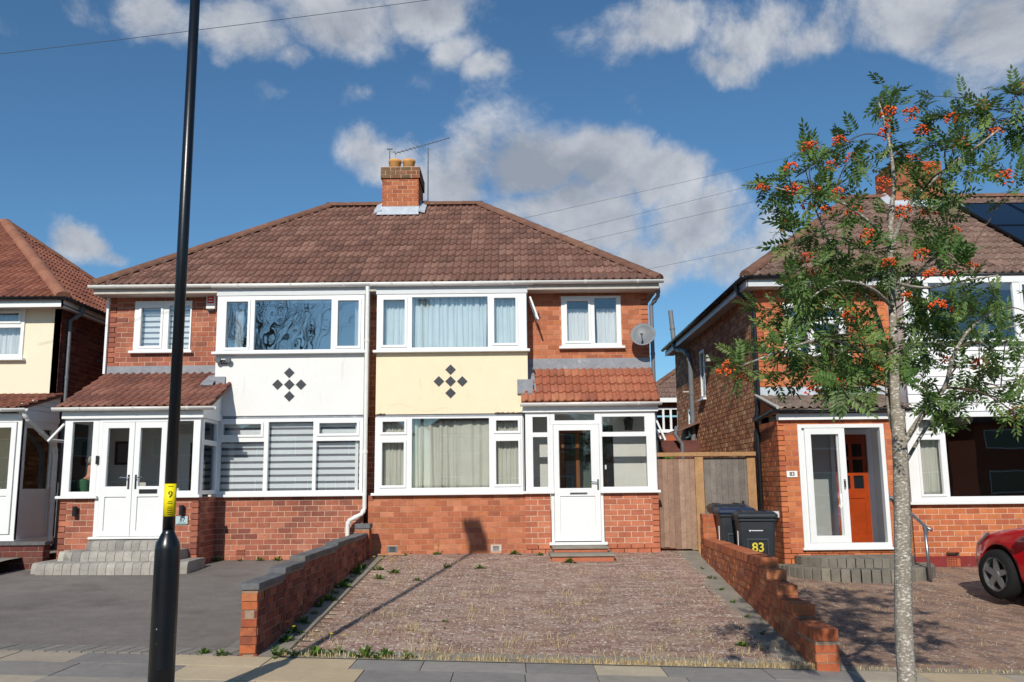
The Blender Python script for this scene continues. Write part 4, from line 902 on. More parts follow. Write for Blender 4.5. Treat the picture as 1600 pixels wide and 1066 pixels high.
pipe('soil_pipe', [(4.02, 22.3, 5.95), (4.06, 22.15, 5.0), (4.10, 22.0, 4.9), (4.14, 21.2, 4.75), (4.18, 21.0, 4.62), (4.20, 20.95, 4.4), (4.20, 20.95, .2)], K, 'gutter_grey', r=.058)
mb = MB(); mb.b(4.16, 4.30, 19.0, 19.14, 4.2, 4.34); mb.b(4.12, 4.3, 21.6, 21.62, 3.8, 3.83); mb.build('vent', 'soffit', K)
mb = MB(); mb.prism([Vector((3.35, 20.6, 2.62)), Vector((4.3, 20.6, 3.0)), Vector((4.3, 22.6, 3.0)), Vector((3.35, 22.6, 2.62))], (0, 0, .05)); mb.b(3.4, 4.3, 20.7, 22.5, .2, 2.6, 0, 1); lt = mb.build('lean_to', ['tile_brown', 'brick_dark'], K)
pipe('lean_to_gutter', [(3.32, 20.5, 2.62), (3.32, 22.7, 2.62)], K, 'gutter_black', r=.05, collars=False)
pipe('lean_to_pipe', [(3.75, 20.6, 2.9), (3.7, 20.5, 2.72), (3.85, 20.5, 2.5), (3.85, 20.5, .4)], K, 'gutter_grey', r=.045)
ch = MB(); c0, c1 = 8.45, 9.5; zt2 = U(1440, 252, 18.9)[1]; ch.b(c0, c1, 18.9, 19.9, 7.2, zt2); ch = ch.build('chimney', 'mortar_dark', K)
brickwork(BR, ch, front(18.9), c0, c1, 7.2, zt2, [], 'brick_chimney'); brickwork(BR, ch, side_l(c0), 18.9, 19.9, 7.2, zt2, [], 'brick_chimney')
mb = MB(); mb.prism([Vector((c0-.18, 18.72, 7.42)), Vector((c0-.003, 18.8, 7.56)), Vector((c0-.003, 19.4, 8.0)), Vector((c0-.18, 19.4, 7.95))], (0, 0, .03)); mb.prism([Vector((c0-.1, 18.76, 7.45)), Vector((c1+.1, 18.76, 7.45)), Vector((c1+.1, 18.88, 7.68)), Vector((c0-.1, 18.88, 7.68))], (0, .02, .02)); mb.build('flashing', 'lead_pale', ch)
BR.flush('brickwork'); TI.flush('tiling')
# solar panels: each lies on the tiles
fs = Fr(f.P(9.55-4.05, 0), f.U, f.V, f.W)
for i in range(3):
    for j in range(2):
        u, v = i*1.12, .80+j*1.68; loc = fs.P(u+.55, v+.8, .1)
        t = thing('solar_panel', 'black glass solar panel in the %s row on the tiles, %s from the chimney' % (('lower', 'upper')[j], ('first', 'second', 'third')[i]), 'solar panel', loc, 'solar panels on the roof')
        mb = MB(); mb.panel(fs, u, u+1.10, v, v+1.66, [(u+.03, u+1.07, v+.03, v+1.63)], .10, .14); mb.build('frame', 'solar_frame', t)
        mb = MB(); mb.box(fs, u+.03, u+1.07, v+.03, v+1.63, .11, .132); mb.build('cell_sheet', 'solar_cell', t)
        mb = MB(); mb.box(fs, u+.02, u+.06, v+.3, v+.34, .03, .10); mb.box(fs, u+.02, u+.06, v+1.06, v+1.1, .03, .10); mb.build('clamp', 'steel', t)
# round steps of 83
st = thing('entrance_steps', 'two curved dark block steps below the open sliding porch door', 'steps', (5.25, 13.8, .24))
for (r1, r0, z0, z1, n, m) in ((1.18, .80, .05, .36, 26, 'step_block_dark'), (.90, .0, .2, .49, 22, 'step_block_dark')):
    for i in range(n):
        a0, a1 = math.pi*(1+i/n)+.006, math.pi*(1+(i+1)/n)-.006; c = Vector((5.28, 14.38, 0)); ri = max(r0, .05)
        q = [c+Vector((math.cos(a)*r, math.sin(a)*r*.95, z0)) for a, r in ((a0, ri), (a0, r1), ((a0+a1)/2, r1), (a1, r1), (a1, ri))]
        mb = MB(); mb.prism(q, (0, 0, z1-z0+random.uniform(-.003, .003))); mb.build('block', m, st, bevel=.012)
# handrail
t = thing('handrail', 'galvanised tube handrail beside the curved porch steps', 'handrail', (6.0, 13.45, .2))
x, z = U(1447, 824, 13.4)
mb = MB(); mb.tube([(x, 13.4, gz(x, 13.4, '83')), (x-.02, 13.4, z-.03)], .024, 10); mb.build('post', 'steel', t, True)
mb = MB(); x2, z2 = U(1393, 779, 14.36); mb.tube([(x2, 14.4, z2), (x2+.03, 14.33, z2), (x, 13.4, z), (x+.05, 13.33, z-.04)], .024, 10); mb.build('rail', 'steel', t, True)
mb = MB(); mb.tube([(x-.005, 13.4, z-.10), (x-.02, 13.4, z+.02)], .034, 10); mb.disc((x2, 14.4, z2), (0, -1, 0), .045, .012, 12); mb.build('fitting', 'steel', t)

# ================================================================== number 89 (cream house)
L9 = thing('semi_detached_house', 'cream rendered semi with dark brick flank and brown hipped roof', 'house', (-10, 15.5, .6))
BR, TI = Pieces('brick'), Pieces('tile')
wall_part(L9, 'wall', fW, -14, -7.93, .5, 4.80, [(-9.9, -8.56, 3.88, 4.79)], 'render_pale')
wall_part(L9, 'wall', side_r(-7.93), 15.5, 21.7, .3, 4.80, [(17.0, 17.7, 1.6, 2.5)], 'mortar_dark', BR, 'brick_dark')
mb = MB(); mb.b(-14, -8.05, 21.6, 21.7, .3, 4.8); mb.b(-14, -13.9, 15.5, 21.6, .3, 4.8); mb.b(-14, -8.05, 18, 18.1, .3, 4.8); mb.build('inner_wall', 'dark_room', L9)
mb = MB(); mb.b(-13.9, -8.05, 15.6, 21.6, 2.7, 2.85); mb.b(-13.9, -8.05, 15.4, 21.6, 4.80, 4.84); mb.build('floor', 'carpet', L9)
window(L9, fW, -9.9, -8.56, 3.90, 4.77, [(-9.3, -8.66, 4.55, 4.70, 1), (-9.8, -9.42, 3.98, 4.70, 1), (-9.3, -8.62, 3.97, 4.44)])
window(L9, side_r(-7.93), 17.0, 17.7, 1.6, 2.5, [(17.07, 17.63, 1.67, 2.43)], proud=.01)
A, B_, C_, D_, E_, G_ = [Vector(p) for p in ((-16.9, 15.13, 4.9), (-7.74, 15.13, 4.9), (-7.74, 22.05, 4.9), (-16.9, 22.05, 4.9), (-13.8, 18.6, 7.28), (-10.85, 18.6, 7.28))]
rl = MB(); rl.quad([A, B_, G_, E_]); rl.quad([B_, C_, G_]); rl.quad([C_, D_, E_, G_]); rl.quad([D_, A, E_]); rl = rl.build('roof', 'tile_left', L9)
O = Vector((-12.9, 15.13, 4.9)); f = slope(O, (1, 0, 0), (0, 3.47, 2.38)); tiles(TI, rl, f, 5.2, Vector((0, 3.47, 2.38)).length, [hipclip(B_, G_, f.W, (-12, 17, 6)), (G_, -f.V)], 'tile_left')
f = slope(B_, (0, 1, 0), (-3.11, 0, 2.38)); tiles(TI, rl, f, 6.92, Vector((-3.11, 0, 2.38)).length, [hipclip(B_, G_, f.W, (-9, 18.6, 6)), hipclip(C_, G_, f.W, (-9, 18.6, 6))], 'tile_left')
ridge_line(rl, B_+up, G_+up, 'ridge_left', r=.125); ridge_line(rl, C_+up, G_+up, 'ridge_left', r=.12); ridge_line(rl, G_+up, E_+up, 'ridge_left', r=.12)
mb = MB(); mb.b(-14, -7.75, 15.17, 15.52, 4.77, 4.79); mb.b(-7.93, -7.75, 15.52, 22, 4.77, 4.79); mb.build('soffit', 'soffit', L9)
mb = MB(); mb.b(-14, -7.75, 15.15, 15.175, 4.74, 4.87); mb.b(-7.775, -7.75, 15.15, 22, 4.74, 4.87); mb.build('fascia', 'upvc', L9)
gutter('gutter', (-14, 15.09, 4.9), (-7.70, 15.09, 4.9), L9, 'gutter_black', r=.05); gutter('gutter', (-7.69, 15.05, 4.9), (-7.69, 22, 4.9), L9, 'gutter_black', r=.05, out=(1, 0, 0))
pipe('downpipe', [(-7.69, 15.75, 4.85), (-7.70, 15.75, 4.72), (-7.88, 15.72, 4.6), (-7.88, 15.72, .5)], L9, 'gutter_grey', r=.034)
# porch of 89
fN = front(14.35)
mb = MB(); mb.panel(fN, -10.0, -7.85, .85, 2.75, [(-8.80, -7.915, .93, 2.70)], -.07, 0); mb.build('porch_frame', 'upvc', L9)
mb = MB(); mb.panel(fN, -8.79, -7.925, .94, 2.69, [(-8.68, -8.005, 1.64, 2.61), (-8.68, -8.005, 1.02, 1.53)], -.04, .025); o = mb.build('door', 'upvc', L9, bevel=.004)
mb = MB(); mb.box(fN, -8.68, -8.005, 1.02, 1.53, -.03, .01); mb.build('panel', 'upvc', o, bevel=.01)
mb = MB(); mb.box(fN, -8.68, -8.005, 1.64, 2.61, -.01, 0); mb.build('pane', 'glass', o)
s = side_r(-7.85); mb = MB(); mb.panel(s, 14.37, 15.5, .85, 2.75, [(14.50, 15.32, 1.64, 2.62), (14.50, 15.32, 1.0, 1.53)], -.06, 0); mb.box(s, 14.50, 15.32, 1.0, 1.53, -.05, -.01); o = mb.build('porch_side', 'upvc', L9)
mb = MB(); mb.box(s, 14.50, 15.32, 1.64, 2.62, -.03, -.024); mb.build('pane', 'glass_clear', o)
mb = MB(); mb.b(-10, -7.83, 14.3, 15.5, 2.75, 2.83); mb.b(-10.05, -7.80, 14.28, 15.5, .78, .85); mb.build('porch_fascia', 'upvc', L9)
gutter('gutter', (-10, 14.16, 2.90), (-7.70, 14.16, 2.90), L9)
O = Vector((-10, 14.14, 2.90)); T = Vector((-10, 15.5, 3.25)); pn = MB(); pn.prism([O, Vector((-7.80, O.y, O.z)), Vector((-7.80, T.y, T.z)), T], (0, .02, -.03)); pn = pn.build('porch_roof', 'tile_left', L9)
tiles(TI, pn, slope(O, (1, 0, 0), T-O), 2.20, (T-O).length, [], 'tile_left', tw=.275, g=.28)
mb = MB()
for i in range(5):
    z = 2.83+i*.085; y0 = 14.25+max(0, (z-2.9))/.26
    if y0 < 15.4: mb.b(-7.87, -7.845, y0, 15.5, z, z+.08)
mb.build('gable_boards', 'cladding', L9)
pipe('downpipe', [(-7.76, 14.2, 2.86), (-7.74, 14.3, 2.74), (-7.74, 15.2, 2.36), (-7.76, 15.3, 2.2), (-7.77, 15.32, .7)], L9, 'gutter_white', r=.04)
mb = MB(); mb.b(-10, -7.86, 14.35, 15.5, .5, .84); mb.build('porch_floor', 'concrete', L9)
BR.flush('brickwork'); TI.flush('tiling')
t = thing('garden_wall', 'low dark brick wall below the cream house porch', 'wall', (-8.5, 13.9, .6)); BR = Pieces('brick')
mb = MB(); mb.b(-10, -7.10, 13.82, 14.02, .3, .80); w = mb.build('wall_core', 'mortar_dark', t); brickwork(BR, w, front(13.82), -10, -7.10, .36, .8, [], 'brick_dark'); brickwork(BR, w, side_r(-7.10), 13.82, 14.02, .36, .8, [], 'brick_dark'); BR.flush('brickwork')
mb = MB(); mb.b(-10, -7.06, 13.78, 14.06, .80, .85); mb.build('coping', 'blue_brick', t)

# ================================================================== house seen through the gap
FH = thing('far_house', 'orange brick house with brown hipped roof seen through the gap behind the gate', 'house', (8, 30, 0))
mb = MB(); x0 = U(1010, 640, 30)[0]; mb.panel(front(30), x0, 13, -.5, 4.35, [(4.75, 5.55, 3.35, 4.15)], -.2, 0); mb.b(x0, x0+.1, 30.2, 37, -.5, 4.35); mb.b(x0, 13, 37, 37.1, -.5, 4.35); mb.build('wall', 'brick_far', FH)
A, B_, C_, D_, E_, G_ = [Vector(p) for p in ((x0-.3, 29.7, 4.45), (13.3, 29.7, 4.45), (13.3, 37.4, 4.45), (x0-.3, 37.4, 4.45), (x0+4.0, 33.5, 7.4), (11, 33.5, 7.4))]
mb = MB(); mb.quad([A, B_, G_, E_]); mb.quad([B_, C_, G_]); mb.quad([C_, D_, E_, G_]); mb.quad([D_, A, E_]); rf = mb.build('roof', 'tile_right', FH)
TI = Pieces('tile', 0); f = slope(A, (1, 0, 0), (0, 3.8, 2.95)); tiles(TI, rf, f, 4.6, 4.8, [hipclip(A, E_, f.W, (9, 31, 5.6))], 'tile_right'); TI.flush('tiling'); ridge_line(rf, A+up, E_+up)
window(FH, front(30), 4.75, 5.55, 3.35, 4.15, [(4.81, 5.0, 3.42, 4.08), (5.07, 5.25, 3.42, 4.08), (5.32, 5.5, 3.42, 4.08)])
mb = MB(); mb.b(x0-.3, 13.3, 29.68, 29.72, 4.30, 4.45); mb.build('fascia', 'upvc', FH)
# shrub behind the gate
t = thing('shrub', 'small green shrub showing above the gate rail', 'shrub', (2.95, 18.5, .5))
mb = MB(); mb.tube([(2.95, 18.5, .5), (2.95, 18.5, 1.9)], .03, 6); mb.build('stem', 'twig', t)
mb = MB()
for i in range(900):
    p = Vector((2.95, 18.5, 1.75))+Vector(rng.normal(0, 1, 3)).normalized()*random.random()**.4*.55; p.z = max(p.z, .6); a = Vector(rng.normal(0, 1, 3)).normalized()*.05; b = a.orthogonal().normalized()*.025
    mb.quad([p-a, p+b, p+a, p-b], random.random())
mb.build('crown', 'hedge_leaf', t)

# ================================================================== side gate
GT = thing('garden_gate', 'weathered timber side gate and fence panel with top rail', 'gate', (3.1, 15.15, .53))
x = 2.40
while x < 3.00:
    w = random.uniform(.085, .1); mb = MB(); mb.b(x+.003, x+w, 15.15, 15.172+random.uniform(0, .006), .53+random.uniform(0, .05), 2.03); mb.build('plank', 'fence_wood', GT); x += w
x = 3.19
while x < 3.88:
    w = random.uniform(.09, .105); mb = MB(); mb.b(x+.003, x+w, 15.17, 15.19+random.uniform(0, .006), .5, 2.04); mb.build('plank', 'fence_grey', GT); x += w
mb = MB(); mb.b(3.03, 3.17, 15.10, 15.2, .45, 2.06); mb.build('post', 'fence_post', GT)
mb = MB(); mb.b(3.91, 4.05, 15.14, 15.24, .45, 2.06); mb.build('post', 'fence_post', GT)
mb = MB(); mb.b(2.40, 4.05, 15.08, 15.2, 2.065, 2.13); mb.build('rail', 'fence_post', GT)
mb = MB(); mb.b(2.42, 4.03, 15.205, 15.25, 1.7, 1.78); mb.b(2.42, 4.03, 15.205, 15.25, .8, .88); mb.build('rail', 'fence_wood', GT)
mb = MB(); mb.b(3.80, 3.84, 15.155, 15.168, 1.15, 1.32); mb.build('latch', 'black_plastic', GT)

# ================================================================== garden walls
GW = thing('garden_wall', 'stepped red brick wall with blue-grey coping beside the tarmac drive', 'wall', (-2.39, 11.5, .2)); BR = Pieces('brick')
steps = [(8.33, 9.27, .76), (9.27, 10.13, .815), (10.13, 12.0, .865), (12.0, 14.35, .90)]
for i, (y0, y1, zt_) in enumerate(steps):
    mb = MB(); z0 = gz(-2.39, y0, '85')-.12; mb.b(-2.455, -2.315, y0+.003, y1-.003, z0, zt_-.058); w = mb.build('wall_core', 'mortar_dark', GW)
    brickwork(BR, w, side_r(-2.315), y0, y1, z0, zt_-.06, [], 'brick_garden', co=.075, jit=.006)
    brickwork(BR, w, side_l(-2.455), y0, y1, z0, zt_-.06, [], 'brick_garden', co=.075, jit=.006)
    if i == 0: brickwork(BR, w, front(y0), -2.455, -2.315, z0, zt_-.06, [], 'brick_garden_orange', co=.075, bl=.1, jit=.012, j=.006)
    n = max(2, round((y1-y0)/.225))
    for k in range(n):
        a, b = y0+(y1-y0)*k/n+.003, y0+(y1-y0)*(k+1)/n-.003; mb = MB(); mb.b(-2.475, -2.298, a-(.02 if k == 0 else 0), b, zt_-.058, zt_+random.uniform(-.003, .003)); mb.build('coping_brick', 'blue_brick', GW, bevel=.006)
mb = MB(); mb.b(-2.485, -2.275, 14.36, 14.60, .35, .965); w = mb.build('pillar', 'mortar_dark', GW); brickwork(BR, w, front(14.36), -2.485, -2.275, .35, .965, [], 'brick_garden_orange', co=.075, bl=.21); brickwork(BR, w, side_r(-2.275), 14.36, 14.6, .35, .965, [], 'brick_garden', co=.075)
mb = MB(); mb.b(-2.50, -2.26, 14.34, 14.62, .968, 1.04); mb.build('coping_brick', 'blue_brick', GW, bevel=.006)
BR.flush('brickwork')
RW = thing('garden_wall', 'stepped orange brick wall with brick-on-edge top beside the wheelie bins', 'wall', (2.85, 11.5, .1)); BR = Pieces('brick')
def wx(Y): return 2.67+(Y-8.3)*.042
ang = math.atan(.042); dv = Vector((math.sin(ang), math.cos(ang), 0)); nl = Vector((-math.cos(ang), math.sin(ang), 0))
steps = [(8.31, 8.98, .31), (8.98, 9.58, .435), (9.58, 10.0, .555), (10.0, 10.36, .67), (10.36, 14.1, .775), (14.1, 14.35, 1.15)]
for i, (y0, y1, zt_) in enumerate(steps):
    L_ = (y1-y0)/math.cos(ang); z0 = min(gz(wx(y0), y0, '85'), gz(3.0, y0, '83'))-.15; o0 = Vector((wx(y0), y0, 0)); th = .205
    fl_ = Fr(o0, dv, (0, 0, 1), nl); mb = MB(); hd = .10 if i < 5 else 0
    mb.box(fl_, .002, L_-.002, z0, zt_-hd-.004, -th+.006, -.006); w = mb.build('wall_core', 'mortar_dark', RW)
    f_l = Fr(o0+nl*-.006, dv, (0, 0, 1), nl); f_r = Fr(o0-nl*(th-.006), dv, (0, 0, 1), -nl); f_f = Fr(o0+dv*.002, -nl, (0, 0, 1), -dv)
    brickwork(BR, w, f_l, 0, L_, z0, zt_-hd-.004, [], 'brick_garden_orange', co=.078, jit=.004); brickwork(BR, w, f_r, 0, L_, z0, zt_-hd-.004, [], 'brick_garden_orange', co=.078, jit=.004)
    zf = z0 if i == 0 else steps[i-1][2]-.06
    brickwork(BR, w, f_f, .003, th-.003, zf, zt_-hd-.004, [], 'brick_garden_orange', co=.078, bl=.20, bond=1)
    if hd:
        n = max(3, round(L_/.078))
        for k in range(n):
            mb = MB(); a, b = L_*k/n+.006, L_*(k+1)/n-.006; j = random.uniform(-.004, .004); mb.box(fl_, a, b, zt_-hd, zt_+j, -th-.004, .004); mb.build('coping_brick', 'brick_garden_orange', RW)
BR.flush('brickwork')

# ================================================================== things fixed to or standing in the houses
# curtains and blinds
fBi = fB
curtain(fBi, -2.2, -1.80, 3.9, 4.8, -.14, 'curtain_blue', 'pale blue curtain in the narrow sash over the cream panel, by the downpipe', .07)
curtain(fBi, -1.74, -.42, 3.9, 4.8, -.15, 'curtain_blue', 'pale blue curtain filling the wide upper pane above the cream panel', .085, .02)
curtain(fBi, -.36, .2, 3.9, 4.8, -.14, 'curtain_blue', 'pale blue curtain in the sash above the cream panel, by the lead flashing', .065)
curtain(fBi, -2.2, -1.74, 1.56, 2.72, -.14, 'curtain_cream', 'cream curtain in the ground floor sash beside the white downpipe', .06)
curtain(fBi, -1.70, -.55, 1.56, 2.72, -.16, 'curtain_cream', 'cream curtain with broad folds behind the large ground floor pane below the cream panel', .14, .022)
curtain(fBi, -.92, -.40, 1.56, 2.72, -.13, 'curtain_cream', 'cream curtain overlapping the middle of the large ground floor pane', .2, .012)
curtain(fBi, -.32, .1, 1.56, 2.72, -.14, 'curtain_cream', 'cream curtain in the ground floor sash beside the porch door', .06)
curtain(fW, .92, 1.40, 4.02, 4.7, -.14, 'curtain_white', 'white curtain behind the opening sash of the small window near the dish', .06, .014)
curtain(fW, 1.5, 1.9, 4.02, 4.7, -.14, 'curtain_white', 'white curtain behind the fixed pane of the small window near the dish', .06, .014)
curtain(fBi, -4.72, -4.58, 3.9, 4.8, -.16, 'curtain_white', 'gathered white curtain at the flood light end of the bay above the white panel', .05, .02)
curtain(fBi, -2.68, -2.55, 3.9, 4.8, -.16, 'curtain_white', 'gathered white curtain at the downpipe end of the bay above the white panel', .05, .02)
curtain(fW, -9.8, -8.62, 3.95, 4.7, -.14, 'curtain_white', 'white net curtain in the upper window of the cream house', .07, .016, name='net_curtain')
curtain(fBi, 6.62, 7.08, 1.36, 2.66, -.15, 'curtain_cream', 'pale green-grey curtain at the edge of the bay below white cladding', .06, .018)
curtain(fBi, 6.7, 7.0, 3.98, 4.9, -.15, 'curtain_white', 'white curtain in the end sash of the bay above white cladding', .06, .018)
curtain(fW, 4.85, 5.1, 3.86, 4.7, -.15, 'curtain_white', 'white curtain at the edge of the small window behind the rowan', .06, .018)
blind(fB, -4.91, -4.105, 1.54, 2.72, -.08, 'zebra roller blind behind the bay pane next to the double door porch', .111)
blind(fB, -4.095, -3.295, 1.54, 2.72, -.08, 'zebra roller blind behind the full height middle pane of the bay', .111)
blind(fB, -3.285, -2.50, 1.54, 2.72, -.08, 'zebra roller blind behind the bay panes beside the white downpipe', .111)
blind(fW, -6.55, -6.18, 4.02, 4.86, -.08, 'zebra roller blind behind the sash of the small upper window above the double door porch', .10)
blind(fW, -6.14, -5.68, 4.02, 4.86, -.08, 'zebra roller blind behind the fixed pane of the window above the double door porch', .10)

# alarm box
t = thing('alarm_box', 'red and white alarm box under the eaves beside the white bay', 'alarm box', (-5.2, 15.49, 4.84))
x, z = U(332, 472, 15.45)
mb = MB(); mb.b(x-.10, x+.06, 15.41, 15.494, z-.13, z+.12); mb.build('case', 'plate_white', t, bevel=.012)
mb = MB(); mb.b(x-.075, x+.035, 15.404, 15.41, z-.03, z+.09); mb.build('badge', 'alarm_red', t)
mb = MB(); mb.b(x-.08, x+.04, 15.42, 15.48, z-.16, z-.131); mb.build('strobe', 'black_plastic', t)
for k in range(2):
    mb = MB(); mb.b(x-.055, x+.015, 15.402, 15.4045, z+.045-k*.05, z+.062-k*.05); mb.build('print', 'plate_white', t)
# flood light
x, z = U(351, 566, 14.9)
t = thing('flood_light', 'small twin-head security light on the white bay panel', 'light', (x, 14.9, z))
mb = MB(); mb.b(x-.05, x+.05, 14.84, 14.9, z-.035, z+.035); mb.build('sensor_box', 'black_plastic', t, bevel=.008)
for s in (-1, 1): mb = MB(); mb.lathe((x+s*.085, 14.80, z+.02), [(0, 0), (.045, 0), (.05, .03), (.03, .06), (0, .065)], 12, 'Y'); mb.tube([(x+s*.04, 14.86, z), (x+s*.085, 14.85, z+.02)], .01, 6); mb.build('lamp_head', 'grey_plastic', t)
# wall lights, door camera and number plate of 87
for (px_, py_, lab) in ((120, 799, 'black up-and-down wall light on the brick beside the open fanlight'), (286, 797, 'black up-and-down wall light on the brick above the house number plate')):
    x, z = U(px_, py_, 14.05); t = thing('wall_light', lab, 'wall light', (x, 14.04, z), 'wall lights of the double door porch')
    mb = MB(); mb.b(x-.02, x+.02, 14.01, 14.044, z-.04, z+.04); mb.build('bracket', 'black_plastic', t)
    mb = MB(); mb.tube([(x, 13.98, z-.075), (x, 13.98, z+.075)], .036, 14); mb.build('lamp_body', 'black_plastic', t)
x, z = U(154, 719, 14.05); mb = MB(); mb.b(x-.022, x+.022, 13.99, 14.022, z-.065, z+.065); o = mb.build('video_doorbell', 'black_plastic', None, bevel=.006); one(o, 'slim black video doorbell on the white porch door frame', 'doorbell')
x, z = U(285, 813, 14.05); t = thing('house_number_plate', 'pale glass number plate reading 87 on red porch brick', 'number plate', (x, 14.04, z))
mb = MB(); mb.b(x-.092, x+.092, 14.02, 14.030, z-.062, z+.062); mb.build('plate', 'plate_slate', t, bevel=.004)
text('87', .085, Matrix.Translation((x+.01, 14.018, z+.005)) @ FACE_ST, 'ink', t)
mb = MB(); mb.b(x-.06, x+.07, 14.0165, 14.0195, z-.045, z-.038); mb.build('underline', 'ink', t)
x, z = U(1237, 741, 14.4); t = thing('house_number_plate', 'small white number plate reading 83 on orange porch brick', 'number plate', (x, 14.39, z))
mb = MB(); mb.b(x-.085, x+.085, 14.375, 14.390, z-.05, z+.05); mb.build('plate', 'plate_white', t, bevel=.003)
text('83', .085, Matrix.Translation((x, 14.3735, z)) @ FACE_ST, 'ink', t, bold=True)
# meter box light by the bins
x, z = U(1212, 805, 14.3); mb = MB(); mb.b(4.14, 4.236, 14.55, 14.70, z-.05, z+.05); o = mb.build('outdoor_socket', 'upvc_grey', None, bevel=.01); one(o, 'small pale outdoor socket box on the orange brick by the bins', 'socket')
# satellite dishes
def dish(c, face, wallpt, label, r=.215):
    t = thing('satellite_dish', label, 'satellite dish', wallpt); c = Vector(c); f = Vector(face).normalized(); a = f.orthogonal().normalized(); b = f.cross(a)
    mb = MB(); rows = []
    for k in range(7):
        q = k/6; rows.append([c+(a*math.cos(2*math.pi*i/28)+b*math.sin(2*math.pi*i/28))*(r*q)-f*(.05*(1-q*q)) for i in range(28)])
    mb.grid(rows[1:], 0, True); mb.quad(rows[1]); o = mb.build('reflector', 'dish', t, True); m = o.modifiers.new('s', 'SOLIDIFY'); m.thickness = .006
    mb = MB(); mb.tube([Vector(wallpt), Vector(wallpt)+Vector((0, -.12, 0)), c-f*.06], .014, 8); mb.build('bracket', 'grey_plastic', t)
    low = c+Vector((0, 0, -1))*r*.95; fo = c+f*.26+Vector((0, 0, -.12))
    mb = MB(); mb.tube([low-f*.03, fo], .008, 6); mb.build('feed_arm', 'grey_plastic', t)
    mb = MB(); mb.tube([fo, fo+(c-fo).normalized()*.07], .02, 10); mb.build('feed_horn', 'grey_plastic', t, True)
x, z = U(1004, 523, 15.2); dish((x, 15.16, z), (-.25, -1, .35), (2.33, 15.5, z-.02), 'grey satellite dish on the brick corner beside the small upper window')
dish((-7.62, 17.0, 4.05), (.6, -1, .4), (-7.93, 17.05, 4.05), 'small satellite dish on the shaded flank of the cream house', .17)
# lantern in the 85 porch
x, z = U(982, 662, 15.3); t = thing('porch_lantern', 'dark hexagonal lantern hanging inside the porch with the single door', 'lantern', (x, 15.3, 2.80))
mb = MB(); mb.tube([(x, 15.3, z+.12), (x, 15.3, 2.80)], .006, 6); mb.lathe((x, 15.3, z), [(.0, .13), (.03, .12), (.085, .07), (.09, .06)], 6); mb.build('cap', 'black_plastic', t)
mb = MB(); mb.lathe((x, 15.3, z), [(.085, .06), (.06, -.11), (0, -.11)], 6); mb.build('lamp_glass', 'door_glass_dark', t)
# person sitting in the 87 porch, and stool
t = thing('stool', 'plain wooden stool inside the double door porch', 'stool', (-6.78, 14.50, .88))
mb = MB(); mb.b(-6.92, -6.62, 14.34, 14.66, 1.20, 1.235); mb.build('seat', 'wood_brown', t)
for dx in (-.13, .13):
    for dy in (-.13, .13): mb = MB(); mb.tube([(-6.77+dx*1.0, 14.50+dy*1.05, .88), (-6.77+dx*.8, 14.50+dy*.8, 1.20)], .018, 8); mb.build('leg', 'wood_brown', t)
def skin(name, pts, edges, rad, m, parent, sub=2):
    me = bpy.data.meshes.new(name); me.from_pydata([Vector(p) for p in pts], edges, []); o = bpy.data.objects.new(name, me); COL.objects.link(o); o.parent = parent
    if parent and parent.parent is None: o.location = -parent.location
    md = o.modifiers.new('k', 'SKIN'); sv = me.skin_vertices[0].data
    for v, r in zip(sv, rad): v.radius = (r, r)
    sv[0].use_root = True
    s = o.modifiers.new('s', 'SUBSURF'); s.levels = sub; s.render_levels = sub; me.materials.append(mm(m)); md.use_smooth_shade = True; return o
px0, py0, pz0 = -6.80, 14.50, 1.36
t = thing('person', 'person in a green jumper sitting behind the porch glass', 'person', (px0, py0, .88))
# pelvis, waist, chest, neck, head, then shoulders/arms, hips/legs
pts = [(px0, py0, pz0), (px0-.01, py0, pz0+.18), (px0, py0, pz0+.38), (px0+.02, py0, pz0+.47), (px0+.04, py0, pz0+.56), (px0+.05, py0, pz0+.66),
       (px0, py0-.17, pz0+.38), (px0+.06, py0-.20, pz0+.16), (px0+.26, py0-.15, pz0+.10), (px0+.34, py0-.13, pz0+.09),
       (px0, py0+.17, pz0+.38), (px0+.06, py0+.20, pz0+.16), (px0+.26, py0+.15, pz0+.10), (px0+.34, py0+.13, pz0+.09),
       (px0+.05, py0-.10, pz0-.01), (px0+.40, py0-.12, pz0), (px0+.40, py0-.12, .96), (px0+.50, py0-.12, .92),
       (px0+.05, py0+.10, pz0-.01), (px0+.40, py0+.12, pz0), (px0+.40, py0+.12, .96), (px0+.50, py0+.12, .92)]
ed = [(0, 1), (1, 2), (2, 3), (3, 4), (4, 5), (2, 6), (6, 7), (7, 8), (8, 9), (2, 10), (10, 11), (11, 12), (12, 13), (0, 14), (14, 15), (15, 16), (16, 17), (0, 18), (18, 19), (19, 20), (20, 21)]
rad = [.15, .14, .15, .055, .085, .08, .065, .05, .04, .035, .065, .05, .04, .035, .09, .065, .045, .04, .09, .065, .045, .04]
body = skin('body', pts, ed, rad, 'skin_tone', t)
jp = [pts[i] for i in (0, 1, 2, 6, 7, 8, 10, 11, 12)]; skin('jumper', jp, [(0, 1), (1, 2), (2, 3), (3, 4), (4, 5), (2, 6), (6, 7), (7, 8)], [.165, .155, .165, .08, .062, .05, .08, .062, .05], 'jumper_green', t)
jp = [pts[i] for i in (0, 14, 15, 16, 18, 19, 20)]; skin('trousers', jp, [(0, 1), (1, 2), (2, 3), (0, 4), (4, 5), (5, 6)], [.16, .1, .075, .055, .1, .075, .055], 'trousers', t)
skin('hair', [(px0-.02, py0, pz0+.66), (px0+.0, py0, pz0+.74), (px0+.06, py0, pz0+.76)], [(0, 1), (1, 2)], [.07, .07, .05], 'hair_grey', t)
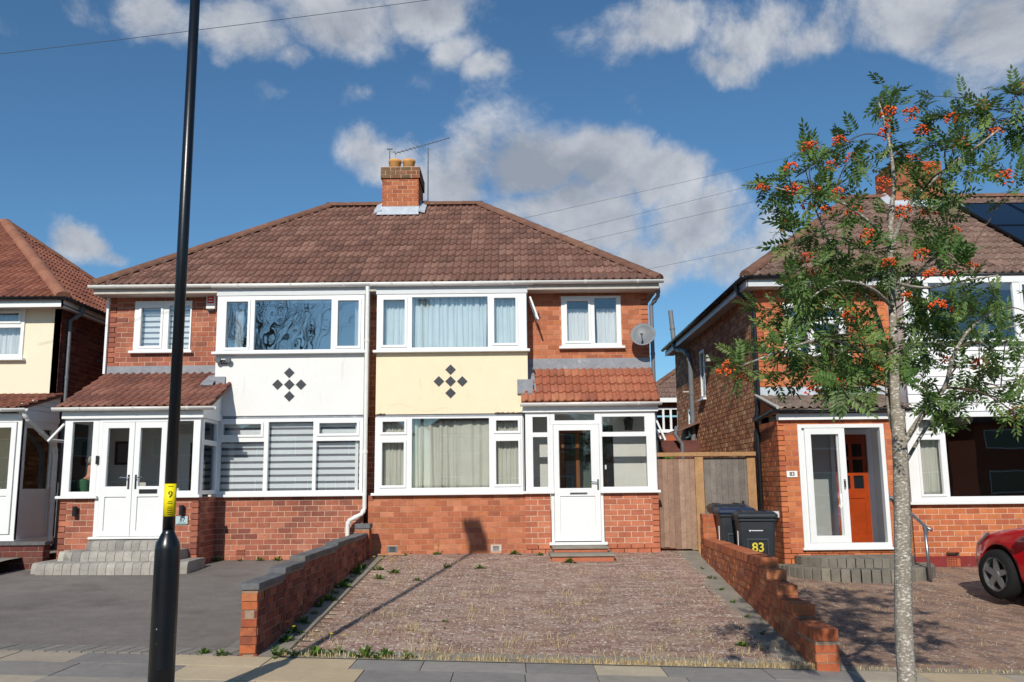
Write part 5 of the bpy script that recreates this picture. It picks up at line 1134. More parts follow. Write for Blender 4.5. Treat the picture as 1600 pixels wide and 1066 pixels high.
# sideboard and picture in the 83 front room, picture in the 87 porch
mb = MB(); mb.b(7.3, 8.3, 17.4, 17.9, .3, 1.30); mb.b(7.28, 8.32, 17.38, 17.92, 1.30, 1.34); o = mb.build('sideboard', 'wood_brown', None, bevel=.01); one(o, 'brown wooden sideboard inside the dark front room', 'sideboard')
x, z = U(193, 708, 15.45); t = thing('wall_mirror', 'dark framed picture on the wall inside the double door porch', 'picture', (x, 15.49, z)); mb = MB(); mb.panel(fW, x-.16, x+.16, z-.2, z+.2, [(x-.12, x+.12, z-.16, z+.16)], .004, .03); mb.build('frame', 'black_plastic', t); mb = MB(); mb.box(fW, x-.12, x+.12, z-.16, z+.16, .006, .014); mb.build('print', 'grey_plastic', t)
t.name = 'framed_picture'

# TV aerials
t = thing('tv_aerial', 'tall mast aerial with a long toothed boom on the ridge beside the chimney', 'aerial', (-1.79, 18.65, 7.6))
mb = MB(); mb.tube([(-1.79, 18.68, 7.45), (-1.79, 18.68, 8.93)], .014, 8); mb.tube([(-1.95, 18.7, 7.72), (-1.79, 18.68, 7.72)], .012, 6); mb.build('mast', 'gutter_grey', t)
a, b = Vector((-2.52, 18.75, 8.84)), Vector((-1.32, 18.55, 9.10))
mb = MB(); mb.tube([a, b], .010, 6); mb.build('boom', 'gutter_grey', t)
for k in range(15):
    p = a.lerp(b, k/14); h = .05 if k > 6 else .02; mb = MB(); mb.tube([p+Vector((-.02, -.12, -h)), p+Vector((.02, .12, h))], .005, 5); mb.build('element', 'gutter_grey', t)
for k in range(4):
    p = Vector((-2.0, 18.66, 8.95)); d = Vector((-.22, 0, .24)) if k % 2 else Vector((.22, 0, -.24)); o_ = Vector((.05*k-.08, 0, .05*k-.06)); mb = MB(); mb.tube([p+o_, p+o_+d], .004, 5); mb.build('reflector_rod', 'gutter_grey', t)
t = thing('tv_aerial', 'short stub mast aerial at the flue end of the chimney stack', 'aerial', (-2.62, 18.6, 8.3))
mb = MB(); mb.tube([(-2.62, 18.6, 8.25), (-2.62, 18.6, 8.88)], .012, 8); mb.build('mast', 'gutter_grey', t)
mb = MB(); mb.tube([(-2.68, 18.6, 8.88), (-2.56, 18.6, 8.88)], .016, 6); mb.tube([(-2.50, 18.62, 8.70), (-2.50, 18.62, 8.86)], .006, 5); mb.tube([(-2.62, 18.6, 8.82), (-2.50, 18.62, 8.82)], .006, 5); mb.build('clamp', 'gutter_grey', t)
# overhead wires
def wire(p0, p1, sag, lab, r=.005):
    p0, p1 = Vector(p0), Vector(p1); mb = MB(); n = 16; pts = [p0.lerp(p1, i/n)-Vector((0, 0, sag*4*(i/n)*(1-i/n))) for i in range(n+1)]; mb.tube(pts, r, 5); o = mb.build('overhead_wire', 'wire', None); one(o, lab, 'wire', 'telephone wires')
def W3(px_, py_, Y): x, z = U(px_, py_, Y); return (x, Y, z)
wire(W3(-300, 118, 11), W3(900, -32, 12), .05, 'thin wire crossing the sky behind the lamp post top', .0045)
for (x0_, y0_, x1_, y1_, lab) in ((640, 380, 1750, 118, 'highest thin wire running behind the chimney roof to the rowan'), (640, 420, 1750, 138, 'thin wire just below the highest one behind the hip of the roof'), (700, 424, 1750, 172, 'thin wire between the paired wires and the lowest one behind the roof'), (760, 470, 1750, 258, 'lowest thin wire meeting the eaves corner of the roof')):
    wire(W3(x0_, y0_, 26), W3(x1_, y1_, 26), .12, lab, .0048)

# ================================================================== lamp post
LX, LY = -2.38, 6.3; lz = pz(LX)
t = thing('street_lamp', 'tall black street lamp post with yellow number 9 sticker', 'lamp post', (LX, LY, lz))
mb = MB(); mb.lathe((LX, LY, 0), [(0, lz-.02), (.086, lz-.02), (.084, 1.20), (.080, 1.235), (.050, 1.30), (.041, 1.315), (.041, 1.33)], 28); mb.build('base', 'column_black', t, True)
mb = MB(); mb.tube([(LX, LY, 1.30), (LX, LY, 3.5), (LX, LY, 6.5)], [.0400, .039, .034], 24); mb.build('pole', 'column_black', t, True)
mb = MB(); rows = [[Vector((LX+.0885*math.sin(a), LY-.0885*math.cos(a), z)) for a in np.linspace(-.1, 1.15, 8)] for z in (.42, 1.08)]; mb.grid(rows); o = mb.build('access_door', 'column_black', t); m = o.modifiers.new('s', 'SOLIDIFY'); m.thickness = .006
z0, z1 = U(265, 807, 6.26)[1], U(266, 756, 6.26)[1]
mb = MB(); rows = [[Vector((LX+.0415*math.sin(a), LY-.0415*math.cos(a), z)) for a in np.linspace(-1.5, 1.5, 16)] for z in (z0, z1)]; mb.grid(rows); stk = mb.build('sticker', 'sticker_yellow', t, True); m = stk.modifiers.new('s', 'SOLIDIFY'); m.thickness = .001
def curved_text(body, size, z, x=0, bold=False):
    o = text(body, size, Matrix.Identity(4), 'ink', None, ext=.0003, bold=bold); me = o.data
    for v in me.vertices:
        a = (v.co.x+x)/.042+.35; y = v.co.y; v.co = Vector((LX+(.0424+v.co.z)*math.sin(a), LY-(.0424+v.co.z)*math.cos(a), z+y))
    o.parent = stk
# face of the sticker turned to the camera
curved_text('9', .062, z1-.075, bold=True)
for k, (yy, wd) in enumerate(((.018, .035), (.122, .028), (.134, .034), (.158, .03), (.170, .034), (.182, .032), (.195, .03), (.208, .022))):
    mb = MB(); rows = [[Vector((LX+.0423*math.sin(.35+a), LY-.0423*math.cos(.35+a), z)) for a in np.linspace(-wd/.042/2, wd/.042/2, 6)] for z in (z1-yy-.0022, z1-yy+.0022)]; mb.grid(rows); o = mb.build('print_line', 'ink', None); o.parent = stk
lan = MB(); lan.tube([(LX, LY, 6.48), (LX, LY-.06, 6.55), (LX, LY-.16, 6.56)], .034, 12); lan.build('spigot', 'column_black', t, True)
lan = MB(); lan.prism([Vector((LX-.15, LY-.80, 6.50)), Vector((LX-.15, LY-.08, 6.50)), Vector((LX-.15, LY-.06, 6.60)), Vector((LX-.15, LY-.6, 6.66)), Vector((LX-.15, LY-.82, 6.57))], (.30, 0, 0)); lan.build('lantern', 'grey_plastic', t, bevel=.02)

# ================================================================== wheelie bins
def make_bin(label, lid='bin_plastic'):
    t = thing('wheelie_bin', label, 'bin', (0, 0, 0), 'wheelie bins by the side gate')
    def ring(w, d, z, yo=0, r=.05, n=4):
        q = []
        for cx, cy, a0 in ((w/2-r, -d/2+r, -90), (w/2-r, d/2-r, 0), (-w/2+r, d/2-r, 90), (-w/2+r, -d/2+r, 180)):
            for k in range(n+1): a = R(a0+90*k/n); q.append(Vector((cx+r*math.cos(a), cy+yo+r*math.sin(a), z)))
        return q
    mb = MB(); rows = [ring(.44, .46, .03, .04), ring(.455, .50, .3, .03), ring(.49, .60, .80, 0), ring(.50, .62, .92, 0), ring(.545, .67, .925, 0), ring(.545, .67, .965, 0)]; mb.grid(rows, 0, True); mb.quad(rows[0]); mb.quad(rows[-1]); local(mb.build('body', 'bin_plastic', None, False, .004), t)
    mb = MB(); rows = [ring(.56, .70, .967, -.01), ring(.57, .71, .985, -.01), ring(.57, .71, 1.01, -.01), ring(.50, .60, 1.045, 0), ring(.46, .5, 1.05, .02)]; mb.grid(rows, 0, True); mb.quad(rows[-1]); mb.quad(rows[0]); L_ = local(mb.build('lid', lid, None, False, .004), t)
    mb = MB(); mb.b(-.20, -.13, -.30, .25, 1.03, 1.065); mb.b(.13, .20, -.30, .25, 1.03, 1.065); local(mb.build('rib', lid, None), L_)
    for s in (-1, 1):
        mb = MB(); mb.tube([(s*.20, .30, .94), (s*.20, .42, .98)], .02, 8); local(mb.build('hinge', 'bin_plastic', None), t)
        mb = MB(); mb.disc((s*.23-.03, .27, .10), (1, 0, 0), .10, .06, 18); local(mb.build('wheel', 'tyre', None), t)
    mb = MB(); mb.tube([(-.24, .42, .98), (.24, .42, .98)], .018, 8); local(mb.build('handle', 'bin_plastic', None), t)
    mb = MB(); mb.panel(front(-.268), -.15, .15, .36, .68, [(-.125, .125, .38, .655)], -.02, .022); local(mb.build('moulded_panel', 'bin_plastic', None, False, .004), t)
    mb = MB(); mb.b(-.255, -.248, -.16, -.08, .55, .78); local(mb.build('side_label', 'plate_white', None), t)
    return t
b1 = make_bin('dark grey wheelie bin with yellow 83 on its front'); x1_, _ = U(1180, 860, 13.0)
b2 = copy_tree(b1); b3 = copy_tree(b1)
b2['label'] = 'wheelie bin with blue lid behind the numbered bin'; b3['label'] = 'grey wheelie bin standing closest to the timber gate'
for ch in b2.children:
    if ch.name.startswith('lid'):
        ch.data = ch.data.copy(); ch.data.materials[0] = mm('bin_blue')
        for g in ch.children: g.data = g.data.copy(); g.data.materials[0] = mm('bin_blue')
for o_, px_, Y, rz in ((b1, 1181, 13.0, -8), (b2, 1150, 13.75, -6), (b3, 1139, 14.45, -4)):
    X = U(px_, 860, Y)[0]; o_.location = (X, Y, gz(X, Y, '83')); o_.rotation_euler.z = R(rz)
mt = FACE_ST
o = text('83', .17, Matrix.Translation((0, -.300, .56)) @ FACE_ST, 'bin_yellow', None, bold=True); local(o, b1)
mb = MB(); mb.prism([Vector((-.12, -.297, .80)), Vector((-.075, -.297, .80)), Vector((-.097, -.295, .775))], (0, -.006, 0)); mb.b(-.075, .075, -.304, -.297, .787, .798); local(mb.build('print', 'bin_print', None), b1)

# ================================================================== red car
CR = thing('car', 'red hatchback with five-spoke alloy wheels parked on the block drive', 'car', (0, 0, 0))
def car():
    # local: +y forward, x to the car's right, z up; nose at y=+2.0
    st = [(2.00, .40, .56, .30, .60), (1.92, .62, .62, .22, .70), (1.75, .74, .70, .19, .78), (1.45, .80, .80, .18, .86), (1.05, .83, .88, .18, .92), (.75, .84, .93, .18, .98), (.55, .85, .95, .18, 1.04), (.05, .85, .96, .18, 1.40), (-.4, .85, .97, .18, 1.47), (-1.0, .84, .98, .18, 1.45), (-1.5, .82, .99, .20, 1.33), (-1.85, .76, .96, .24, 1.05), (-1.98, .66, .80, .30, .86)]
    mb = MB(); rows = []
    for (y, hw, zb, z0, zt_) in st:
        cab = zt_-zb > .18
        half = [(hw*.80, z0), (hw*.95, z0+.06), (hw, z0+(zb-z0)*.35), (hw*.985, z0+(zb-z0)*.7), (hw*.95, zb-.02), (hw*.90 if not cab else hw*.90, zb+.02), (hw*.84 if cab else hw*.72, zb+(zt_-zb)*.45 if cab else zb+(zt_-zb)*.6), (hw*.72 if cab else hw*.5, zt_-.05 if cab else zt_-.02), (hw*.5 if cab else hw*.3, zt_-.005), (0, zt_)]
        rows.append([Vector((x, y, z)) for x, z in half]+[Vector((-x, y, z)) for x, z in half[-2::-1]])
    mb.grid(rows, 0, True); mb.quad(rows[0]); mb.quad(rows[-1])
    body = mb.build('body', 'car_red', None, True); s = body.modifiers.new('s', 'SUBSURF'); s.levels = 2; s.render_levels = 2
    cut = []
    for yy in (1.28, -1.22):
        c = MB(); c.tube([(-1.1, yy, .31), (1.1, yy, .31)], .365, 32); co = c.build('cutter', 'tyre', None); cut.append(co)
        bo = body.modifiers.new('b', 'BOOLEAN'); bo.object = co; bo.operation = 'DIFFERENCE'; bo.solver = 'EXACT'
    dg_ = bpy.context.evaluated_depsgraph_get(); me = bpy.data.meshes.new_from_object(body.evaluated_get(dg_)); body.modifiers.clear(); body.data = me
    for c in cut: bpy.data.objects.remove(c)
    local(body, CR)
    for yy in (1.28, -1.22):
        mb = MB(); mb.tube([(-.62, yy, .31), (.62, yy, .31)], .36, 24); local(mb.build('wheel_well', 'black_plastic', None), CR)
        for s in (-1, 1):
            wh = MB(); x = s*.76; wh.lathe((x, yy, .305), [(.20, -.10), (.285, -.10), (.302, -.07), (.305, 0), (.302, .07), (.285, .10), (.215, .105), (.205, .09)], 36, 'X'); w = local(wh.build('wheel', 'tyre', None, True), CR)
            rm = MB(); xo = x+s*.085; rm.lathe((x, yy, .305), [(.212, s*.07), (.212, s*.10), (.195, s*.10), (.185, s*.03)], 36, 'X')
            for k in range(5):
                a = 2*math.pi*k/5+.3; d = Vector((0, math.cos(a), math.sin(a))); pd = Vector((0, -math.sin(a), math.cos(a))); c = Vector((xo, yy, .305))
                rm.prism([c+pd*.045, c-pd*.045, c+d*.2-pd*.026+Vector((s*.005, 0, 0)), c+d*.2+pd*.026+Vector((s*.005, 0, 0))], (-s*.03, 0, 0))
            rm.disc((xo-s*.02, yy, .305), (s, 0, 0), .05, .03, 16); r_ = rm.build('rim', 'alloy', None); r_.parent = w
            bk = MB(); bk.disc((x+s*.02, yy, .305), (s, 0, 0), .20, .01, 24); k_ = bk.build('brake_shadow', 'black_plastic', None); k_.parent = w
    for s in (-1, 1):
        mb = MB(); mb.lathe((s*.97, .52, 1.0), [(0, -.085), (.06, -.07), (.085, 0), (.075, .04), (0, .05)], 14, 'Y'); mb.tube([(s*.82, .50, .97), (s*.95, .52, .98)], .022, 8); local(mb.build('wing_mirror', 'black_plastic', None, True), CR)
        mb = MB(); mb.prism([Vector((s*.60, 1.86, .60)), Vector((s*.72, 1.70, .62)), Vector((s*.78, 1.42, .80)), Vector((s*.70, 1.55, .79))], (s*.03, .01, .01)); local(mb.build('headlight', 'lamp_clear', None), CR)
        mb = MB(); mb.prism([Vector((s*.815, .42, 1.0)), Vector((s*.80, -.95, 1.02)), Vector((s*.69, -.9, 1.36)), Vector((s*.70, -.1, 1.36))], (s*.02, 0, .01)); local(mb.build('side_window', 'car_glass', None), CR)
        mb = MB(); mb.b(s*.862, s*.845, -.3, -.12, .80, .83); local(mb.build('door_handle', 'car_red', None), CR)
    mb = MB(); mb.prism([Vector((-.64, .50, 1.06)), Vector((.64, .50, 1.06)), Vector((.56, .06, 1.38)), Vector((-.56, .06, 1.38))], (0, .02, .02)); local(mb.build('windscreen', 'car_glass', None), CR)
car()
cx_, cz_ = U(1566, 929, 11.7); CT = R(13)
# front left wheel contact at (cx_, 11.4): local (-.76, 1.28)
cyaw = CT; lx, ly = -.76, 1.28
CR.location = (cx_-(lx*math.cos(cyaw)-ly*math.sin(cyaw)), 11.7-(lx*math.sin(cyaw)+ly*math.cos(cyaw)), gz(cx_, 11.7, '83')-.005); CR.rotation_euler = (math.atan((.245+.2)/6.3)*.9, 0, cyaw)

# ================================================================== rowan tree
TX, TY = 2.46, 5.9
RT = thing('rowan_tree', 'young rowan street tree with orange berry clusters and pale mottled trunk', 'tree', (TX, TY, pz(TX)))
def T3(px_, py_, dy=0): x, z = U(px_, py_, TY+dy); return Vector((x, TY+dy, z))
def chain(pts, n=4):                      # smooth a polyline a little
    out = []
    for i in range(len(pts)-1):
        p0, p1, p2, p3 = pts[max(0, i-1)], pts[i], pts[i+1], pts[min(len(pts)-1, i+2)]
        for k in range(n):
            t = k/n; out.append(.5*((2*p1)+(p2-p0)*t+(2*p0-5*p1+4*p2-p3)*t*t+(3*p1-p0-3*p2+p3)*t**3))
    return out+[pts[-1]]
limbs = []
def limb(pts, r0, r1, name='branch', m='bark', n=10):
    c = chain(pts); k = len(c); rad = [r0+(r1-r0)*i/(k-1) for i in range(k)]
    if name == 'trunk': rad = [r*(1+.5*math.exp(-i*1.0)) for i, r in enumerate(rad)]
    mb = MB(); mb.tube(c, rad, n); mb.build(name, m, RT, True)
    for p, r in zip(c, rad): limbs.append((p, r))
limb([Vector((TX, TY, pz(TX)-.05)), T3(1413, 1000), T3(1411, 880), T3(1409, 780), T3(1406, 700), T3(1402, 640)], .058, .044, 'trunk')
limb([T3(1404, 690), T3(1398, 610, .02), T3(1397, 540, .03), T3(1394, 470, .05), T3(1391, 400, .05), T3(1393, 330, .03), T3(1397, 285, 0), T3(1388, 215, -.05), T3(1373, 160, -.1)], .036, .006)
limb([T3(1403, 690), T3(1390, 630, .1), T3(1386, 570, .18), T3(1372, 500, .25), T3(1340, 440, .3), T3(1300, 380, .35), T3(1270, 320, .35)], .028, .006)
limb([T3(1408, 700), T3(1440, 650, -.1), T3(1476, 605, -.2), T3(1490, 555, -.3), T3(1520, 510, -.35), T3(1570, 480, -.4)], .020, .006)
limb([T3(1411, 730), T3(1440, 680, .1), T3(1470, 640, .2), T3(1530, 610, .3), T3(1600, 600, .35), T3(1680, 570, .4)], .014, .005)
limb([T3(1392, 400, .05), T3(1402, 360, 0), T3(1420, 320, -.1), T3(1450, 290, -.15), T3(1490, 255, -.2), T3(1545, 215, -.2), T3(1600, 170, -.2)], .018, .005)
limb([T3(1394, 470, .05), T3(1440, 420, .25), T3(1480, 390, .35), T3(1510, 400, .4)], .016, .005)
limb([T3(1388, 570, .1), T3(1340, 545, -.2), T3(1290, 530, -.4), T3(1230, 545, -.5), T3(1150, 575, -.55)], .014, .004)
limb([T3(1394, 480, 0), T3(1360, 450, -.3), T3(1310, 440, -.5), T3(1260, 470, -.6)], .014, .004)
limb([T3(1392, 380, 0), T3(1350, 340, -.15), T3(1300, 310, -.25), T3(1240, 300, -.3), T3(1200, 290, -.3)], .012, .004)
limb([T3(1394, 440, 0), T3(1440, 450, -.4), T3(1500, 440, -.6), T3(1560, 430, -.7)], .013, .004)
limb([T3(1397, 560, 0), T3(1430, 540, .4), T3(1480, 520, .7), T3(1540, 520, .8), T3(1620, 500, .9)], .014, .004)
clusters = [(1130,580),(1160,560),(1150,595),(1190,525),(1205,560),(1185,480),(1215,600),(1375,155),(1400,175),(1440,150),(1450,185),(1480,190),(1510,190),(1545,175),(1590,145),(1575,205),(1535,215),(1500,230),(1455,230),(1425,255),(1395,240),(1600,230),
 (1195,300),(1215,315),(1235,290),(1260,235),(1275,255),(1310,228),(1330,250),(1290,285),(1275,315),(1320,305),(1350,270),(1235,350),(1260,375),(1220,330),(1300,390),(1335,350),(1370,330),(1360,385),(1415,300),
 (1480,265),(1520,270),(1560,270),(1590,275),(1500,330),(1460,330),(1440,290),(1550,300),(1530,340),(1480,390),(1440,370),(1590,350),
 (1300,430),(1262,445),(1340,425),(1245,470),(1290,485),(1330,480),(1370,470),(1225,500),(1270,515),(1310,520),(1350,525),(1240,425),(1280,460),(1320,455),(1365,430),(1420,440),
 (1450,405),(1500,420),(1530,440),(1480,460),(1560,470),(1430,470),(1520,490),(1545,410),(1470,490),(1505,470),
 (1235,545),(1280,550),(1320,555),(1360,545),(1300,590),(1255,580),(1340,600),(1375,590),(1330,625),(1290,610),(1365,565),
 (1430,520),(1480,520),(1530,525),(1580,505),(1450,560),(1500,580),(1555,555),(1590,560),(1420,580),(1540,590),
 (1460,640),(1490,645),(1520,615),(1570,625),(1595,650),(1440,610),(1480,670),(1590,600),
 (1640,250),(1660,330),(1640,400),(1680,450),(1650,520),(1690,560),(1640,600),(1700,380),(1660,180),(1640,660),(1620,330),(1630,470)]
clusters = [c for c in clusters if not (c[0] > 1535 and 285 < c[1] < 440) and c not in ((1530, 340), (1530, 440), (1545, 410))]
clusters += [(x+random.randint(-14, 14), y+random.randint(-14, 14)) for x, y in clusters if 1225 < x < 1500 and 385 < y < 640 and random.random() < .6]
def mk_leaf(seed):
    def mk(mb):
        rr = random.Random(seed); n = 6
        def z(x): return -.22*x*x+.02*math.sin(x*9+seed)
        mb.quad([Vector((-.1, -.006, 0)), Vector((.5, -.006, z(.5))), Vector((.5, .006, z(.5))), Vector((-.1, .006, 0))])
        mb.quad([Vector((.5, -.006, z(.5))), Vector((1, -.004, z(1))), Vector((1, .004, z(1))), Vector((.5, .006, z(.5)))])
        def leaflet(x, ang, L_, w, tilt):
            b = Vector((x, 0, z(x))); d = Vector((math.cos(ang), math.sin(ang), tilt)).normalized(); s = Vector((-d.y, d.x, 0)).normalized()*w
            mb.quad([b, b+d*L_*.45-s+Vector((0, 0, .012)), b+d*L_-Vector((0, 0, .02)), b+d*L_*.45+s+Vector((0, 0, .012))])
        for k in range(n):
            x = .18+.8*k/n
            for sg in (-1, 1): leaflet(x, sg*(1.12-.06*k+rr.uniform(-.1, .1)), .34*(1-.04*abs(k-2)), .066, rr.uniform(-.35, .1))
        leaflet(.98, 0, .3, .055, -.2)
    return mk
LF = []
leafdata = [unit_mesh('leaf_%d' % k, 'rowan_leaf', mk_leaf(k)) for k in range(5)]
twmb = MB(); LA = [l[0] for l in limbs]
leaf_items = []
for (px_, py_) in clusters:
    dy = random.uniform(-.85, .85)*(1 if 250 < py_ < 640 else .6)
    c = T3(px_, py_, dy)
    j = min(range(len(LA)), key=lambda i: (LA[i]-c).length+.25*max(0, LA[i].z-c.z)); s = LA[j]
    midp = s.lerp(c, .5)+Vector((random.uniform(-.05, .05), random.uniform(-.05, .05), .06)); path = chain([s, midp, c], 5); r0 = min(.007, limbs[j][1]*.7)
    twmb.tube(path, [r0+(.0022-r0)*i/(len(path)-1) for i in range(len(path))], 5)
    nl_ = random.randint(10, 15)
    for k in range(nl_):
        t = random.uniform(.45, 1.0)**.7; p = path[int(t*(len(path)-1))]
        dirv = ((c-s).normalized()*.55+Vector(rng.normal(0, .75, 3))+Vector((0, 0, .05))).normalized(); p = p+Vector(rng.normal(0, .02, 3))
        upv = (Vector((0, 0, 1))+Vector(rng.normal(0, .45, 3))).normalized(); y_ = upv.cross(dirv).normalized(); z_ = dirv.cross(y_); L_ = random.uniform(.115, .18)
        M = Matrix(((dirv.x*L_, y_.x*L_, z_.x*L_, p.x), (dirv.y*L_, y_.y*L_, z_.y*L_, p.y), (dirv.z*L_, y_.z*L_, z_.z*L_, p.z), (0, 0, 0, 1))); leaf_items.append((random.randrange(5), M, p))
twmb.build('twigs', 'twig', RT, kind='stuff')
def pvis(p): q = pix(p); return 0 <= q[0] < 1600 and 0 <= q[1] < 1066
order = sorted(range(len(leaf_items)), key=lambda i: (0 if pvis(leaf_items[i][2]) else 1, leaf_items[i][2].y)); rest = MB()
for n_, i in enumerate(order):
    k, M, p = leaf_items[i]; me, V, Fs = leafdata[k]
    if n_ < 300: placed('leaf', me, M, RT)
    else:
        n0 = len(rest.v); A_ = np.array(M); W_ = V @ A_[:3, :3].T+A_[:3, 3]; r = random.random(); rest.v += [tuple(x) for x in W_]; rest.f += [tuple(n0+q for q in f_) for f_ in Fs]; rest.a += [r]*len(Fs); rest.mi += [0]*len(Fs)
o = bpy.data.objects.new('foliage', rest.mesh('foliage', 'rowan_leaf', False)); attach(o, RT); o['kind'] = 'stuff'
# berries
def mk_berries(seed):
    rr = random.Random(seed); bm = bmesh.new()
    for k in range(40):
        a, q = rr.uniform(0, 6.28), rr.random()**.5; p = Vector((q*math.cos(a)*.05, q*math.sin(a)*.05, .03*(1-q*q)+rr.uniform(-.022, .014)))
        bmesh.ops.create_icosphere(bm, subdivisions=1, radius=rr.uniform(.0058, .0075), matrix=Matrix.Translation(p))
    me = bpy.data.meshes.new('berry_cluster'); bm.to_mesh(me); bm.free(); me.materials.append(mm('rowan_berry'))
    at = me.attributes.new('rnd', 'FLOAT', 'FACE'); at.data.foreach_set('value', [((i//20)*.618) % 1 for i in range(len(me.polygons))]); me.polygons.foreach_set('use_smooth', [True]*len(me.polygons)); return me
bmesh_ = [mk_berries(k) for k in range(4)]
berries = [(1265,231),(1312,222),(1330,248),(1190,295),(1232,350),(1240,297),(1250,306),(1237,262),(1310,305),(1265,325),(1273,300),(1290,330),(1335,333),(1388,412),(1438,398),(1380,287),(1425,248),(1487,185),(1535,165),(1422,178),(1555,208),(1592,143),(1570,276),(1500,230),(1503,222),(1440,205),(1455,262),(1385,208),(1388,180),(1290,425),(1265,430),(1240,440),(1260,405),(1312,470),(1330,492),(1280,480),(1420,465),(1465,478),(1495,486),(1517,418),(1485,430),(1130,583),(1140,572),(1160,592),(1365,580),(1290,595),(1313,600),(1270,613),(1532,570),(1590,645),(1480,565),(1410,330),(1450,335),(1490,365),(1365,550),(1455,430),(1355,370),(1300,260)]
for i, (px_, py_) in enumerate(berries):
    p = T3(px_, py_, random.uniform(-.7, .1)); M = Matrix.Translation(p) @ Matrix.Rotation(random.uniform(-.9, .3), 4, 'X') @ Matrix.Rotation(random.uniform(0, 6), 4, 'Z') @ Matrix.Scale(random.uniform(.85, 1.2), 4)
    placed('berry_cluster', bmesh_[i % 4], M, RT)

# ================================================================== dry grass and weeds
mb = MB()
def blade(x, y, h, lean, zone=None, w=.0035):
    z = gz(x, y, zone)-.002; a = random.uniform(0, 6.28); d = Vector((math.cos(a), math.sin(a), 0)); s = Vector((-d.y, d.x, 0))*w; p = Vector((x, y, z)); r = random.random()
    m_ = p+d*lean*.35*h+Vector((0, 0, h*.6)); t_ = p+d*lean*h+Vector((0, 0, h*(1-.35*min(1, lean))))
    mb.quad([p-s, p+s, m_+s*.7, m_-s*.7], r); mb.quad([m_-s*.7, m_+s*.7, t_], r)
for i in range(2600):
    x = random.uniform(-2.1, 2.75); 
    if random.random() > .35+.65*min(1, max(0, (x+.9)/1.6)): continue
    blade(x, 8.345+abs(random.gauss(0, .035)), random.uniform(.02, .085), random.uniform(.2, 1.1), '85')
for k in range(95):
    cx_, cy_ = random.uniform(-2.0, 2.55), 8.5+6.0*random.random()**2.3
    for i in range(int(random.uniform(8, 34))):
        blade(cx_+random.gauss(0, .07), cy_+random.gauss(0, .06), random.uniform(.03, .12), random.uniform(.6, 1.8), '85', .0025)
for i in range(500):
    x = random.uniform(3.0, 5.5); blade(x, 8.35+abs(random.gauss(0, .05)), random.uniform(.02, .06), random.uniform(.3, 1.2), '83')
for k in range(30):
    cx_, cy_ = random.uniform(3.1, 7), random.uniform(8.5, 13)
    for i in range(14): blade(cx_+random.gauss(0, .08), cy_+random.gauss(0, .06), random.uniform(.02, .07), random.uniform(.8, 1.8), '83', .0025)
o = mb.build('dry_grass', 'dry_grass', None); o['kind'] = 'stuff'; one(o, 'straw coloured dry grass growing along the driveway edge', 'grass')
def make_weed(flowers, seed, nleaf=26, R_=.11):
    rr = random.Random(seed); t = thing('weed', '', 'weed', (0, 0, 0)); m1 = MB()
    for k in range(nleaf):
        a = rr.uniform(0, 6.28); L_ = R_*rr.uniform(.5, 1.1); el = rr.uniform(.1, 1.1); d = Vector((math.cos(a)*math.cos(el), math.sin(a)*math.cos(el), math.sin(el))); s = Vector((-math.sin(a), math.cos(a), 0))*L_*rr.uniform(.14, .24); b = Vector((rr.gauss(0, .02), rr.gauss(0, .02), 0))
        m1.quad([b, b+d*L_*.55-s, b+d*L_+Vector((0, 0, -.02)), b+d*L_*.55+s], rr.random())
    local(m1.build('foliage', 'weed_green', None, kind='stuff'), t)
    for k in range(flowers):
        p = Vector((rr.gauss(0, .04), rr.gauss(0, .04), rr.uniform(.12, .2))); s_ = MB(); s_.tube([(0, 0, 0), p], .0025, 5); st_ = local(s_.build('stem', 'weed_green', None), t)
        h_ = MB(); h_.lathe(p, [(0, -.004), (.012, 0), (.02, .006), (.012, .010), (0, .011)], 9); f_ = h_.build('flower', 'flower_yellow', None); f_.parent = st_
    return t
protos = {'f': make_weed(2, 1), 'g': make_weed(0, 2), 's': make_weed(0, 3, 16, .07)}
used = set()
def weed(kind, x, y, s, label, group=None):
    o = protos[kind] if kind not in used else copy_tree(protos[kind]); used.add(kind)
    o.location = (x, y, gz(x, y)-.002); o.rotation_euler.z = random.uniform(0, 6); o.scale = (s, s, s*random.uniform(.8, 1.2)); o['label'] = label
    if group: o['group'] = group
for i in range(12): weed('g' if i % 3 else 's', -2.25+random.uniform(0, .05), 8.9+i*.42+random.uniform(-.1, .1), random.uniform(.7, 1.3), 'green weed in the shade at the foot of the stepped wall', 'weeds along the stepped wall')
for i in range(8): weed('g', -2.15+i*.17+random.uniform(-.05, .05), 8.40, random.uniform(.6, 1.2), 'green weed along the drive edge beside the cream slabs', 'weeds at the drive edge')
for (px_, py_, Y, k, s, lab) in ((447, 1005, 8.95, 'f', .9, 'yellow flowered weed near the front end of the stepped wall'), (530, 1020, 8.52, 'f', .9, 'yellow flowered weed at the drive edge beside the cream slabs')): weed(k, U(px_, py_, Y)[0], Y, s, lab)
for (X, Y, k, s, lab) in ((-1.95, 13.3, 'f', 1.0, 'yellow flowered weed near the pillar of the stepped wall'), (-1.7, 13.0, 'f', .9, 'yellow flowered weed among green weeds on the block drive'), (-1.25, 14.8, 'f', .8, 'yellow flowered weed against the brick under the large pane'), (-1.75, 14.75, 'f', .6, 'yellow flowered weed below the grey air brick')): weed(k, X, Y, s, lab)
